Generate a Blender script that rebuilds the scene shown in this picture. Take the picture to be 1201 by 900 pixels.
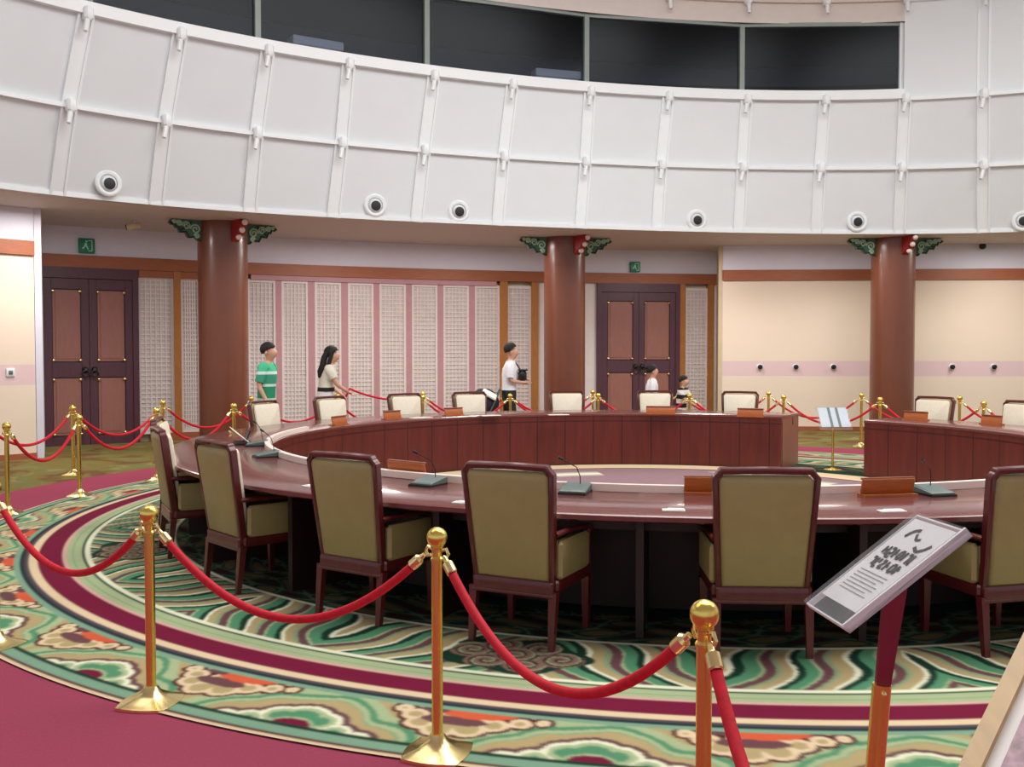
import bpy, math, random
import numpy as np
from mathutils import Vector, Matrix

random.seed(7)
for o in list(bpy.data.objects):
    bpy.data.objects.remove(o)
SC = bpy.context.scene
COL = SC.collection
PI = math.pi

# ------------------------------------------------------------------ camera, light, exposure
F, HZ, EYE = 1150.0, 412.0, 1.66          # focal length and horizon in pixels of 1201x900, eye height in m
PITCH = math.atan((450 - HZ) / F)
cam_d = bpy.data.cameras.new('camera')
cam_d.sensor_fit = 'HORIZONTAL'; cam_d.sensor_width = 36.0
cam_d.lens = 36.0 * F / 1201.0
cam_d.clip_start = 0.05; cam_d.clip_end = 200
cam = bpy.data.objects.new('camera', cam_d); COL.objects.link(cam)
cam.location = (0, 0, EYE); cam.rotation_euler = (PI / 2 - PITCH, 0, 0)
SC.camera = cam

SC.view_settings.view_transform = 'Standard'
SC.view_settings.look = 'None'
SC.view_settings.gamma = 1.0
SC.view_settings.use_curve_mapping = False
SC.view_settings.exposure = 0.05

world = bpy.data.worlds.new('world'); SC.world = world
world.use_nodes = True
bg = world.node_tree.nodes['Background']
bg.inputs[0].default_value = (0.93, 0.95, 1.0, 1); bg.inputs[1].default_value = 0.64

CX, CY = 1.60, 10.27                       # centre of the round table and its carpet

def area(name, loc, size, power, color=(1, 1, 1), target=None, shape='DISK', size_y=None):
    l = bpy.data.lights.new(name, 'AREA'); l.shape = shape; l.size = size
    if size_y: l.size_y = size_y
    l.energy = power; l.color = color
    o = bpy.data.objects.new(name, l); COL.objects.link(o); o.location = loc
    if target is not None:
        d = Vector(target) - Vector(loc)
        o.rotation_euler = d.to_track_quat('-Z', 'Y').to_euler()
    return o

area('dome_light', (2.4, 8.6, 9.4), 9.0, 1060, (1.0, 0.985, 0.96))
area('side_fill', (10.5, 9.5, 9.3), 6.0, 520, (1.0, 0.985, 0.96))  # added fill that brightens the right side of the balcony
area('side_fill', (-5.0, 7.0, 9.3), 6.0, 150, (1.0, 0.985, 0.96))  # weaker added fill for the left side
for i, (lx, ly, lp) in enumerate(((-6.6, 14.3, 62), (-2.6, 17.4, 85), (-0.4, 18.5, 45), (3.6, 18.9, 60), (6.0, 18.5, 30), (9.7, 18.5, 54))):
    area('soffit_light', (lx, ly, 3.78), 0.7, lp, (1.0, 0.92, 0.87))

# ------------------------------------------------------------------ projection helpers
CP, SP = math.cos(PITCH), math.sin(PITCH)
def _ray(px, py):
    u = (px - 600.5) / F; v = (450.0 - py) / F
    return u, CP + v * SP, -SP + v * CP
def at(px, py, z):
    u, dy, dz = _ray(px, py); t = (z - EYE) / dz
    return Vector((u * t, dy * t, z))
def atY(px, py, Y):
    u, dy, dz = _ray(px, py); t = Y / dy
    return Vector((u * t, Y, EYE + dz * t))
def pol(r, deg, z=0.0):                    # polar round the table: 0 deg = towards the camera, + = to the right
    a = math.radians(deg)
    return Vector((CX + r * math.sin(a), CY - r * math.cos(a), z))

# ------------------------------------------------------------------ materials
def lin(c):
    def f(v):
        v /= 255.0
        return v / 12.92 if v <= 0.04045 else ((v + 0.055) / 1.055) ** 2.4
    return (f(c[0]), f(c[1]), f(c[2]), 1.0)

def mat(name, c, rough=0.6, metal=0.0, vary=0.08, scale=6.0, stretch=None, bump=0.0, coat=0.0, spec=0.5, detail=3.0):
    m = bpy.data.materials.new(name); m.use_nodes = True
    nt = m.node_tree; b = nt.nodes['Principled BSDF']
    b.inputs['Roughness'].default_value = rough; b.inputs['Metallic'].default_value = metal
    b.inputs['Specular IOR Level'].default_value = spec
    if coat: b.inputs['Coat Weight'].default_value = coat; b.inputs['Coat Roughness'].default_value = 0.12
    col = lin(c)
    tc = nt.nodes.new('ShaderNodeTexCoord')
    mp = nt.nodes.new('ShaderNodeMapping')
    nt.links.new(tc.outputs['Object'], mp.inputs[0])
    if stretch: mp.inputs['Scale'].default_value = stretch
    nz = nt.nodes.new('ShaderNodeTexNoise'); nz.inputs['Scale'].default_value = scale; nz.inputs['Detail'].default_value = detail
    nt.links.new(mp.outputs[0], nz.inputs['Vector'])
    mx = nt.nodes.new('ShaderNodeMix'); mx.data_type = 'RGBA'
    mx.inputs[6].default_value = tuple(max(0, v * (1 - 2 * vary)) for v in col[:3]) + (1,)
    mx.inputs[7].default_value = tuple(min(1, v * (1 + 2 * vary)) for v in col[:3]) + (1,)
    nt.links.new(nz.outputs[0], mx.inputs[0]); nt.links.new(mx.outputs[2], b.inputs['Base Color'])
    if bump:
        bp = nt.nodes.new('ShaderNodeBump'); bp.inputs['Strength'].default_value = bump; bp.inputs['Distance'].default_value = 0.01
        nt.links.new(nz.outputs[0], bp.inputs['Height']); nt.links.new(bp.outputs[0], b.inputs['Normal'])
    return m

def mat_bands(name, axis, stops, rough=0.7, scale=1.0):
    """colour steps along one object axis: stops = [(pos, rgb)]"""
    m = bpy.data.materials.new(name); m.use_nodes = True
    nt = m.node_tree; b = nt.nodes['Principled BSDF']; b.inputs['Roughness'].default_value = rough
    tc = nt.nodes.new('ShaderNodeTexCoord'); sx = nt.nodes.new('ShaderNodeSeparateXYZ')
    nt.links.new(tc.outputs['Object'], sx.inputs[0])
    mu = nt.nodes.new('ShaderNodeMath'); mu.operation = 'MULTIPLY'; mu.inputs[1].default_value = scale
    nt.links.new(sx.outputs[axis], mu.inputs[0])
    rp = nt.nodes.new('ShaderNodeValToRGB'); rp.color_ramp.interpolation = 'CONSTANT'
    els = rp.color_ramp.elements
    els[0].position = stops[0][0]; els[0].color = lin(stops[0][1])
    els[1].position = stops[1][0]; els[1].color = lin(stops[1][1])
    for p, c in stops[2:]:
        e = els.new(p); e.color = lin(c)
    nt.links.new(mu.outputs[0], rp.inputs[0]); nt.links.new(rp.outputs[0], b.inputs['Base Color'])
    return m

M = {}
M['white'] = mat('painted_white', (229, 235, 237), 0.55, vary=0.015, scale=2)
M['rail_white'] = mat('rail_white', (241, 247, 248), 0.4, vary=0.01)
M['soffit'] = mat('soffit_grey', (205, 196, 196), 0.7, vary=0.02)
M['plaster'] = mat('plaster_lilac_white', (226, 226, 240), 0.7, vary=0.02)
M['header'] = mat('header_beige', (222, 212, 204), 0.6, vary=0.02)
M['brown'] = mat('brown_beam', (158, 92, 58), 0.5, vary=0.12, scale=5, stretch=(1, 1, 9))
M['mahogany'] = mat('mahogany', (92, 30, 30), 0.32, vary=0.18, scale=7, stretch=(6, 6, 1), coat=0.3)
M['table_top'] = mat('mahogany_table_top', (118, 66, 62), 0.24, vary=0.12, scale=4, stretch=(1, 6, 1), coat=0.5)
M['table_shade'] = mat('under_table_shade_wood', (40, 18, 19), 0.5, vary=0.15, scale=8, stretch=(5, 5, 1))  # under-table wood, darkened to put the shade there into its colour
M['end_wood'] = mat('end_panel_wood', (150, 92, 74), 0.4, vary=0.12, scale=6, stretch=(6, 6, 1))
M['inner_pale'] = mat('pale_strip', (246, 232, 222), 0.35, vary=0.03)
M['leather'] = mat('shaded_leather', (166, 150, 100), 0.42, vary=0.04, scale=14, bump=0.06)  # cream leather with the shade on the chair backs put into its colour
M['leather_front'] = mat('lit_leather', (240, 232, 210), 0.45, vary=0.04, scale=30, bump=0.06)  # the same cream leather, coloured as where light falls on it
M['column'] = mat('red_brown_lacquer', (114, 64, 44), 0.34, vary=0.07, scale=2.5, coat=0.25)
M['col_red'] = mat('bracket_red', (150, 28, 34), 0.45, vary=0.1)
M['jade'] = mat('bracket_green', (62, 104, 86), 0.5, vary=0.25, scale=30)
M['jade_light'] = mat('bracket_pale_green', (160, 196, 168), 0.5, vary=0.15, scale=30)
M['dark_green'] = mat('bracket_dark', (32, 50, 44), 0.5, vary=0.2)
M['bead'] = mat('white_bead', (250, 226, 220), 0.4)
M['door'] = mat('door_plum_wood', (82, 48, 60), 0.42, vary=0.12, scale=6, stretch=(6, 6, 1))
M['door_panel'] = mat('door_inset_brown', (150, 100, 88), 0.45, vary=0.08, scale=5, stretch=(5, 5, 1))
M['brass'] = mat('polished_brass', (240, 212, 112), 0.27, metal=1.0, vary=0.05)
M['brass_pale'] = mat('pale_brass', (246, 226, 160), 0.25, metal=1.0, vary=0.04)
M['velvet'] = mat('red_velvet', (206, 14, 40), 0.75, vary=0.15, scale=40, bump=0.1)
M['post'] = mat('amber_post', (170, 110, 52), 0.5, vary=0.12, scale=6, stretch=(6, 6, 1))
M['mauve'] = mat('pink_lit_frame', (186, 140, 146), 0.6, vary=0.05)  # frame wood with the pink light on it put into the colour
M['lattice'] = mat('lattice_white', (224, 214, 212), 0.6, vary=0.04)
M['paper_back'] = mat('lattice_paper', (204, 194, 190), 0.85, vary=0.06)
M['tan_strip'] = mat('tan_strip', (206, 190, 160), 0.6, vary=0.05)
M['black'] = mat('black_plastic', (18, 20, 22), 0.45, vary=0.1)
M['mic'] = mat('mic_grey_green', (96, 112, 108), 0.4, vary=0.1)
M['name_wood'] = mat('nameplate_wood', (176, 98, 48), 0.4, vary=0.18, scale=8, stretch=(1, 6, 6))
M['white_paper'] = mat('white_paper', (244, 240, 234), 0.7, vary=0.02)
M['exit'] = mat('exit_green', (32, 128, 96), 0.4, vary=0.05)
M['exit_pale'] = mat('exit_pale', (150, 220, 190), 0.4)
M['dark_room'] = mat('dark_booth', (58, 68, 80), 0.7, vary=0.1)
M['dark_room2'] = mat('booth_reflection_band', (84, 96, 106), 0.7, vary=0.1)
M['mullion'] = mat('grey_green_mullion', (140, 152, 146), 0.4, vary=0.05)
M['skin'] = mat('skin', (214, 164, 138), 0.55, vary=0.04)
M['hair'] = mat('black_hair', (22, 18, 20), 0.75, vary=0.2, scale=40, stretch=(1, 1, 0.2))
M['lip'] = mat('lips', (172, 92, 86), 0.5)
M['jeans'] = mat('pale_jeans', (178, 186, 200), 0.8, vary=0.1, scale=20)
M['blacktrouser'] = mat('black_trousers', (26, 28, 40), 0.7, vary=0.15)
M['shirt_white'] = mat('white_shirt', (240, 242, 248), 0.75, vary=0.03)
M['beige_top'] = mat('beige_white_top', (232, 228, 212), 0.75, vary=0.05)
M['skirt'] = mat('white_skirt', (234, 230, 234), 0.75, vary=0.04)
M['wine'] = mat('dark_red_bracket', (132, 26, 52), 0.35, vary=0.08)
M['frame_wood'] = mat('pale_frame_wood', (196, 160, 104), 0.45, vary=0.1, scale=6, stretch=(6, 1, 1))
M['sheet'] = mat('sign_sheet', (248, 245, 250), 0.4, vary=0.05, scale=9)
M['sheet_blue'] = mat('sign_sheet_blue_grey', (188, 198, 208), 0.4, vary=0.06, scale=9)
M['ink'] = mat('black_ink', (28, 28, 34), 0.6)
M['ink_grey'] = mat('grey_ink', (150, 146, 152), 0.6)
M['photo_pink'] = mat('printed_photo_mauve', (176, 140, 152), 0.5, vary=0.45, scale=38)
M['photo_dark'] = mat('printed_photo_dark', (52, 44, 58), 0.5, vary=0.3, scale=30)
M['wheel'] = mat('rubber_black', (20, 20, 22), 0.7)
M['panel_wood'] = None

def mat_cream_wall():
    m = mat('cream_wall', (234, 218, 198), 0.7, vary=0.015, scale=1.5)
    nt = m.node_tree; b = nt.nodes['Principled BSDF']
    src = b.inputs['Base Color'].links[0].from_socket
    tc = nt.nodes.new('ShaderNodeTexCoord'); sx = nt.nodes.new('ShaderNodeSeparateXYZ'); nt.links.new(tc.outputs['Object'], sx.inputs[0])
    rp = nt.nodes.new('ShaderNodeValToRGB'); rp.color_ramp.interpolation = 'CONSTANT'
    dv = nt.nodes.new('ShaderNodeMath'); dv.operation = 'DIVIDE'; dv.inputs[1].default_value = 4.0
    nt.links.new(sx.outputs[2], dv.inputs[0]); nt.links.new(dv.outputs[0], rp.inputs[0])
    e = rp.color_ramp.elements; e[0].position = 0; e[0].color = (0, 0, 0, 1); e[1].position = 1.13 / 4; e[1].color = (1, 1, 1, 1)
    k = e.new(1.44 / 4); k.color = (0, 0, 0, 1)
    mx = nt.nodes.new('ShaderNodeMix'); mx.data_type = 'RGBA'
    nt.links.new(rp.outputs[0], mx.inputs[0]); nt.links.new(src, mx.inputs[6]); mx.inputs[7].default_value = lin((226, 198, 200))
    nt.links.new(mx.outputs[2], b.inputs['Base Color'])
    return m
M['cream_wall'] = mat_cream_wall()

def mat_inner_panel():
    """mahogany veneer with vertical grain, seams every 6 degrees and a plain top rail"""
    m = bpy.data.materials.new('mahogany_inner_panel'); m.use_nodes = True
    nt = m.node_tree; b = nt.nodes['Principled BSDF']; b.inputs['Roughness'].default_value = 0.33
    L = nt.links.new
    tc = nt.nodes.new('ShaderNodeTexCoord'); sx = nt.nodes.new('ShaderNodeSeparateXYZ'); L(tc.outputs['Object'], sx.inputs[0])
    an = nt.nodes.new('ShaderNodeMath'); an.operation = 'ARCTAN2'; L(sx.outputs[0], an.inputs[0]); L(sx.outputs[1], an.inputs[1])
    cb = nt.nodes.new('ShaderNodeCombineXYZ'); L(an.outputs[0], cb.inputs[0]); L(sx.outputs[2], cb.inputs[1])
    mp = nt.nodes.new('ShaderNodeMapping'); mp.inputs['Scale'].default_value = (40, 1.2, 1); L(cb.outputs[0], mp.inputs[0])
    nz = nt.nodes.new('ShaderNodeTexNoise'); nz.inputs['Scale'].default_value = 1.0; nz.inputs['Detail'].default_value = 4; L(mp.outputs[0], nz.inputs['Vector'])
    mx = nt.nodes.new('ShaderNodeMix'); mx.data_type = 'RGBA'; L(nz.outputs[0], mx.inputs[0])
    mx.inputs[6].default_value = lin((72, 24, 20)); mx.inputs[7].default_value = lin((118, 48, 36))
    s1 = nt.nodes.new('ShaderNodeMath'); s1.operation = 'MULTIPLY'; s1.inputs[1].default_value = 180 / PI / 6.0; L(an.outputs[0], s1.inputs[0])
    fr = nt.nodes.new('ShaderNodeMath'); fr.operation = 'FRACT'; L(s1.outputs[0], fr.inputs[0])
    lt = nt.nodes.new('ShaderNodeMath'); lt.operation = 'LESS_THAN'; lt.inputs[1].default_value = 0.035; L(fr.outputs[0], lt.inputs[0])
    # a shallow line below the top rail
    d1 = nt.nodes.new('ShaderNodeMath'); d1.operation = 'SUBTRACT'; d1.inputs[1].default_value = 0.64; L(sx.outputs[2], d1.inputs[0])
    d2 = nt.nodes.new('ShaderNodeMath'); d2.operation = 'ABSOLUTE'; L(d1.outputs[0], d2.inputs[0])
    d3 = nt.nodes.new('ShaderNodeMath'); d3.operation = 'LESS_THAN'; d3.inputs[1].default_value = 0.008; L(d2.outputs[0], d3.inputs[0])
    mxx = nt.nodes.new('ShaderNodeMath'); mxx.operation = 'MAXIMUM'; L(lt.outputs[0], mxx.inputs[0]); L(d3.outputs[0], mxx.inputs[1])
    m2 = nt.nodes.new('ShaderNodeMix'); m2.data_type = 'RGBA'; L(mxx.outputs[0], m2.inputs[0]); L(mx.outputs[2], m2.inputs[6])
    m2.inputs[7].default_value = lin((58, 20, 22))
    L(m2.outputs[2], b.inputs['Base Color'])
    return m
M['panel_wood'] = mat_inner_panel()

def mat_glass_dark():
    m = bpy.data.materials.new('tinted_glass'); m.use_nodes = True
    nt = m.node_tree; nt.nodes.remove(nt.nodes['Principled BSDF']); out = nt.nodes['Material Output']
    tr = nt.nodes.new('ShaderNodeBsdfTransparent'); tr.inputs[0].default_value = (0.36, 0.41, 0.50, 1)
    gl = nt.nodes.new('ShaderNodeBsdfGlossy'); gl.inputs[0].default_value = (0.9, 0.95, 1, 1); gl.inputs['Roughness'].default_value = 0.22
    mx = nt.nodes.new('ShaderNodeMixShader'); mx.inputs[0].default_value = 0.012
    nt.links.new(tr.outputs[0], mx.inputs[1]); nt.links.new(gl.outputs[0], mx.inputs[2]); nt.links.new(mx.outputs[0], out.inputs[0])
    return m
M['glass'] = mat_glass_dark()

def mat_acrylic():
    m = bpy.data.materials.new('clear_acrylic'); m.use_nodes = True
    nt = m.node_tree; nt.nodes.remove(nt.nodes['Principled BSDF']); out = nt.nodes['Material Output']
    tr = nt.nodes.new('ShaderNodeBsdfTransparent'); tr.inputs[0].default_value = (0.98, 0.985, 0.985, 1)
    gl = nt.nodes.new('ShaderNodeBsdfGlossy'); gl.inputs['Roughness'].default_value = 0.08
    df = nt.nodes.new('ShaderNodeBsdfDiffuse'); df.inputs[0].default_value = (0.85, 0.88, 0.9, 1)
    m0 = nt.nodes.new('ShaderNodeMixShader'); m0.inputs[0].default_value = 0.06
    nt.links.new(tr.outputs[0], m0.inputs[1]); nt.links.new(df.outputs[0], m0.inputs[2])
    mx = nt.nodes.new('ShaderNodeMixShader'); mx.inputs[0].default_value = 0.05
    nt.links.new(m0.outputs[0], mx.inputs[1]); nt.links.new(gl.outputs[0], mx.inputs[2]); nt.links.new(mx.outputs[0], out.inputs[0])
    return m
M['acrylic'] = mat_acrylic()

def mat_floor():
    m = bpy.data.materials.new('hall_carpet_outer'); m.use_nodes = True
    nt = m.node_tree; b = nt.nodes['Principled BSDF']; b.inputs['Roughness'].default_value = 0.95; b.inputs['Specular IOR Level'].default_value = 0.1
    L = nt.links.new
    tc = nt.nodes.new('ShaderNodeTexCoord')
    sb = nt.nodes.new('ShaderNodeVectorMath'); sb.operation = 'SUBTRACT'; sb.inputs[1].default_value = (CX, CY, 0); L(tc.outputs['Object'], sb.inputs[0])
    ln = nt.nodes.new('ShaderNodeVectorMath'); ln.operation = 'LENGTH'; L(sb.outputs[0], ln.inputs[0])
    gt = nt.nodes.new('ShaderNodeMath'); gt.operation = 'GREATER_THAN'; gt.inputs[1].default_value = 7.62; L(ln.outputs['Value'], gt.inputs[0])
    n1 = nt.nodes.new('ShaderNodeTexNoise'); n1.inputs['Scale'].default_value = 1.6; n1.inputs['Detail'].default_value = 2; n1.inputs['Distortion'].default_value = 1.2
    L(tc.outputs['Object'], n1.inputs['Vector'])
    rp = nt.nodes.new('ShaderNodeValToRGB'); rp.color_ramp.interpolation = 'EASE'; L(n1.outputs[0], rp.inputs[0])
    e = rp.color_ramp.elements
    e[0].position = 0.36; e[0].color = lin((112, 84, 56)); e[1].position = 0.48; e[1].color = lin((126, 112, 62))
    k = e.new(0.60); k.color = lin((116, 118, 70)); k = e.new(0.72); k.color = lin((146, 130, 88))
    n2 = nt.nodes.new('ShaderNodeTexNoise'); n2.inputs['Scale'].default_value = 60; L(tc.outputs['Object'], n2.inputs['Vector'])
    mr = nt.nodes.new('ShaderNodeMix'); mr.data_type = 'RGBA'; L(n2.outputs[0], mr.inputs[0])
    mr.inputs[6].default_value = lin((148, 62, 84)); mr.inputs[7].default_value = lin((164, 76, 98))
    mx = nt.nodes.new('ShaderNodeMix'); mx.data_type = 'RGBA'; L(gt.outputs[0], mx.inputs[0]); L(mr.outputs[2], mx.inputs[6]); L(rp.outputs[0], mx.inputs[7])
    # the near entrance side is plain rose carpet right up to the camera
    sy = nt.nodes.new('ShaderNodeSeparateXYZ'); L(tc.outputs['Object'], sy.inputs[0])
    ly = nt.nodes.new('ShaderNodeMath'); ly.operation = 'LESS_THAN'; ly.inputs[1].default_value = 7.5; L(sy.outputs[1], ly.inputs[0])
    m3 = nt.nodes.new('ShaderNodeMix'); m3.data_type = 'RGBA'; L(ly.outputs[0], m3.inputs[0]); L(mx.outputs[2], m3.inputs[6]); L(mr.outputs[2], m3.inputs[7])
    L(m3.outputs[2], b.inputs['Base Color'])
    return m
M['floor'] = mat_floor()

def mat_attr(name, rough=0.95):
    m = bpy.data.materials.new(name); m.use_nodes = True
    nt = m.node_tree; b = nt.nodes['Principled BSDF']; b.inputs['Roughness'].default_value = rough; b.inputs['Specular IOR Level'].default_value = 0.1
    a = nt.nodes.new('ShaderNodeAttribute'); a.attribute_name = 'weave'
    n2 = nt.nodes.new('ShaderNodeTexNoise'); n2.inputs['Scale'].default_value = 90
    mx = nt.nodes.new('ShaderNodeMix'); mx.data_type = 'RGBA'; mx.blend_type = 'MULTIPLY'; mx.inputs[0].default_value = 0.12
    nt.links.new(a.outputs['Color'], mx.inputs[6]); nt.links.new(n2.outputs[0], mx.inputs[7])
    nt.links.new(mx.outputs[2], b.inputs['Base Color'])
    return m
M['weave'] = mat_attr('patterned_carpet')

# ------------------------------------------------------------------ mesh builder
class MB:
    def __init__(self): self.v = []; self.f = []
    def add(self, vs, fs):
        n = len(self.v); self.v.extend([tuple(x) for x in vs]); self.f.extend([tuple(i + n for i in q) for q in fs]); return self
    def box(self, c, s, rz=0.0, m=None, taper=1.0):
        vs = []
        for dz in (-.5, .5):
            k = taper if dz > 0 else 1.0
            for dx, dy in ((-.5, -.5), (.5, -.5), (.5, .5), (-.5, .5)):
                vs.append(Vector((dx * s[0] * k, dy * s[1] * k, dz * s[2])))
        R = m if m is not None else Matrix.Rotation(rz, 3, 'Z')
        c = Vector(c)
        return self.add([R @ v + c for v in vs], [(3, 2, 1, 0), (4, 5, 6, 7), (0, 1, 5, 4), (1, 2, 6, 5), (2, 3, 7, 6), (3, 0, 4, 7)])
    def bbox(self, c, s, b=0.02, m=None, rz=0.0):
        """box with chamfered edges all round"""
        b = min(b, min(s) * 0.45)
        hx, hy, hz = s[0] / 2, s[1] / 2, s[2] / 2
        def ring(ix, iy):
            return [(-ix + b, -iy), (ix - b, -iy), (ix, -iy + b), (ix, iy - b), (ix - b, iy), (-ix + b, iy), (-ix, iy - b), (-ix, -iy + b)]
        lv = [(-hz, b * .7), (-hz + b, 0), (hz - b, 0), (hz, b * .7)]
        vs = []; fs = []
        for z, q in lv:
            for x, y in ring(hx - q, hy - q): vs.append(Vector((x, y, z)))
        for k in range(3):
            for i in range(8):
                j = (i + 1) % 8; fs.append((k * 8 + i, k * 8 + j, k * 8 + 8 + j, k * 8 + 8 + i))
        fs.append(tuple(range(7, -1, -1))); fs.append(tuple(range(24, 32)))
        R = m if m is not None else Matrix.Rotation(rz, 3, 'Z'); c = Vector(c)
        return self.add([R @ v + c for v in vs], fs)
    def lathe(self, prof, n=20, c=(0, 0, 0), m=None):
        vs = []; fs = []
        for r, z in prof:
            for i in range(n):
                a = 2 * PI * i / n; vs.append(Vector((r * math.cos(a), r * math.sin(a), z)))
        for k in range(len(prof) - 1):
            for i in range(n):
                j = (i + 1) % n; fs.append((k * n + i, k * n + j, k * n + n + j, k * n + n + i))
        fs.append(tuple(range(n - 1, -1, -1))); fs.append(tuple(range((len(prof) - 1) * n, len(prof) * n)))
        c = Vector(c)
        return self.add([(m @ v if m is not None else v) + c for v in vs], fs)
    def sphere(self, c, r, n=16, k=10, s=(1, 1, 1)):
        pr = [(r * math.sin(PI * i / k), -r * math.cos(PI * i / k)) for i in range(k + 1)]
        pr[0] = (1e-4 * r, -r); pr[-1] = (1e-4 * r, r)
        return self.lathe(pr, n, c, Matrix.Diagonal(Vector(s)))
    def tube(self, pts, r, n=10, closed=False, ry=None):
        """round tube through points; r a number or one per point"""
        P = [Vector(p) for p in pts]; N = len(P)
        rs = r if isinstance(r, (list, tuple)) else [r] * N
        vs = []; fs = []
        up = Vector((0, 0, 1)); px = None
        for i in range(N):
            if closed: t = P[(i + 1) % N] - P[i - 1]
            else: t = P[min(i + 1, N - 1)] - P[max(i - 1, 0)]
            t.normalize()
            if px is None:
                ref = up if abs(t.z) < .95 else Vector((0, 1, 0))
                px = t.cross(ref).normalized()
            else:
                px = (px - t * px.dot(t)).normalized()
            py = t.cross(px)
            for k in range(n):
                a = 2 * PI * k / n
                q = rs[i] if not isinstance(rs[i], (tuple, list)) else None
                if q is None: vs.append(P[i] + px * rs[i][0] * math.cos(a) + py * rs[i][1] * math.sin(a))
                else: vs.append(P[i] + px * q * math.cos(a) + py * q * math.sin(a))
        M_ = N if closed else N - 1
        for i in range(M_):
            i2 = (i + 1) % N
            for k in range(n):
                j = (k + 1) % n; fs.append((i * n + k, i * n + j, i2 * n + j, i2 * n + k))
        if not closed:
            fs.append(tuple(range(n - 1, -1, -1))); fs.append(tuple(range((N - 1) * n, N * n)))
        return self.add(vs, fs)
    def loft(self, rings):
        """stack of closed rings of equal length, capped"""
        n = len(rings[0]); vs = [p for r in rings for p in r]; fs = []
        for k in range(len(rings) - 1):
            for i in range(n):
                j = (i + 1) % n; fs.append((k * n + i, k * n + j, k * n + n + j, k * n + n + i))
        fs.append(tuple(range(n - 1, -1, -1))); fs.append(tuple(range((len(rings) - 1) * n, len(rings) * n)))
        return self.add(vs, fs)
    def ell(self, secs, n=18):
        """elliptic loft; secs = (cx, cy, z, rx, ry)"""
        return self.loft([[(cx + rx * math.cos(2 * PI * i / n), cy + ry * math.sin(2 * PI * i / n), z) for i in range(n)] for cx, cy, z, rx, ry in secs])
    def prism(self, poly, d, m):
        """flat polygon in local XZ, extruded by d along local Y, mapped by 4x4 m"""
        n = len(poly)
        vs = [m @ Vector((x, -d / 2, z)) for x, z in poly] + [m @ Vector((x, d / 2, z)) for x, z in poly]
        fs = [tuple(range(n)), tuple(range(2 * n - 1, n - 1, -1))] + [(i, i + n, (i + 1) % n + n, (i + 1) % n) for i in range(n)]
        return self.add(vs, fs)
    def sweep(self, path, prof, closed_prof=True):
        """profile [(out, z)] swept along a plan path [(point, outward)]"""
        n = len(prof); vs = []; fs = []
        for p, o in path:
            for q, z in prof: vs.append((p[0] + o[0] * q, p[1] + o[1] * q, p[2] + z))
        m_ = n if closed_prof else n - 1
        for k in range(len(path) - 1):
            for i in range(m_):
                j = (i + 1) % n; fs.append((k * n + i, k * n + j, k * n + n + j, k * n + n + i))
        if closed_prof:
            fs.append(tuple(range(n - 1, -1, -1))); fs.append(tuple(range((len(path) - 1) * n, len(path) * n)))
        return self.add(vs, fs)
    def build(self, name, material, parent=None, origin=None, smooth=True, angle=35):
        me = bpy.data.meshes.new(name)
        vs = self.v
        if origin is not None: vs = [(x - origin[0], y - origin[1], z - origin[2]) for x, y, z in vs]
        me.from_pydata(vs, [], self.f)
        import bmesh
        bm = bmesh.new(); bm.from_mesh(me); bmesh.ops.recalc_face_normals(bm, faces=bm.faces); bm.to_mesh(me); bm.free()
        me.materials.append(material)
        if smooth:
            me.polygons.foreach_set('use_smooth', [True] * len(me.polygons)); me.set_sharp_from_angle(angle=math.radians(angle))
        o = bpy.data.objects.new(name, me); COL.objects.link(o)
        if parent is not None: o.parent = parent
        if origin is not None: o.location = origin
        return o

def tag(o, label=None, cat=None, group=None, kind=None):
    if label: o['label'] = label
    if cat: o['category'] = cat
    if group: o['group'] = group
    if kind: o['kind'] = kind
    return o
def empty(name, loc=(0, 0, 0), rz=0.0):
    o = bpy.data.objects.new(name, None); COL.objects.link(o); o.location = loc; o.rotation_euler = (0, 0, rz); o.empty_display_size = 0.1
    return o
def copy_tree(o, parent=None):
    c = o.copy(); COL.objects.link(c)
    if parent is not None: c.parent = parent
    for ch in list(o.children): copy_tree(ch, c)
    return c

# ------------------------------------------------------------------ floor and ceiling
b = MB(); b.add([(-22, -6, 0), (26, -6, 0), (26, 30, 0), (-22, 30, 0)], [(0, 1, 2, 3)])
tag(b.build('floor', M['floor']), kind='structure')
b = MB(); b.lathe([(26, 9.6), (26, 9.8)], 64, (2, 10, 0))
tag(b.build('ceiling', M['white']), kind='structure')

# ------------------------------------------------------------------ round balcony front above
XS = [-40 + 20 * i for i in range(65)]
def curve(pts, deg=4):
    p = np.polyfit([(x - 600) / 600 for x, _ in pts], [y for _, y in pts], deg)
    return lambda x: float(np.polyval(p, (x - 600) / 600))
y_bot = curve([(0, 222), (50, 228), (133, 236), (233, 245), (333, 252.5), (400, 257), (533, 262.5), (667, 267.5), (800, 271.5), (950, 275), (1067, 275), (1200, 272)])
y_mid = curve([(0, 110), (80, 125), (193, 143), (300, 157), (400, 170), (500, 177), (590, 185), (687, 191), (800, 194.5), (870, 197), (960, 198), (1057, 198), (1153, 195), (1200, 192)])
y_top = curve([(33, 2), (100, 18), (210, 40), (313, 62), (400, 78), (507, 90), (600, 100), (690, 109), (800, 115), (875, 117.5), (967, 119), (1062, 117), (1153, 112), (1200, 107)])
ZB, ZM, ZT, ZS, ZW, ZH = 3.85, 5.03, 6.25, 6.42, 7.66, 8.05
def row(fy, z): return [at(x, fy(x), z) for x in XS]
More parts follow.
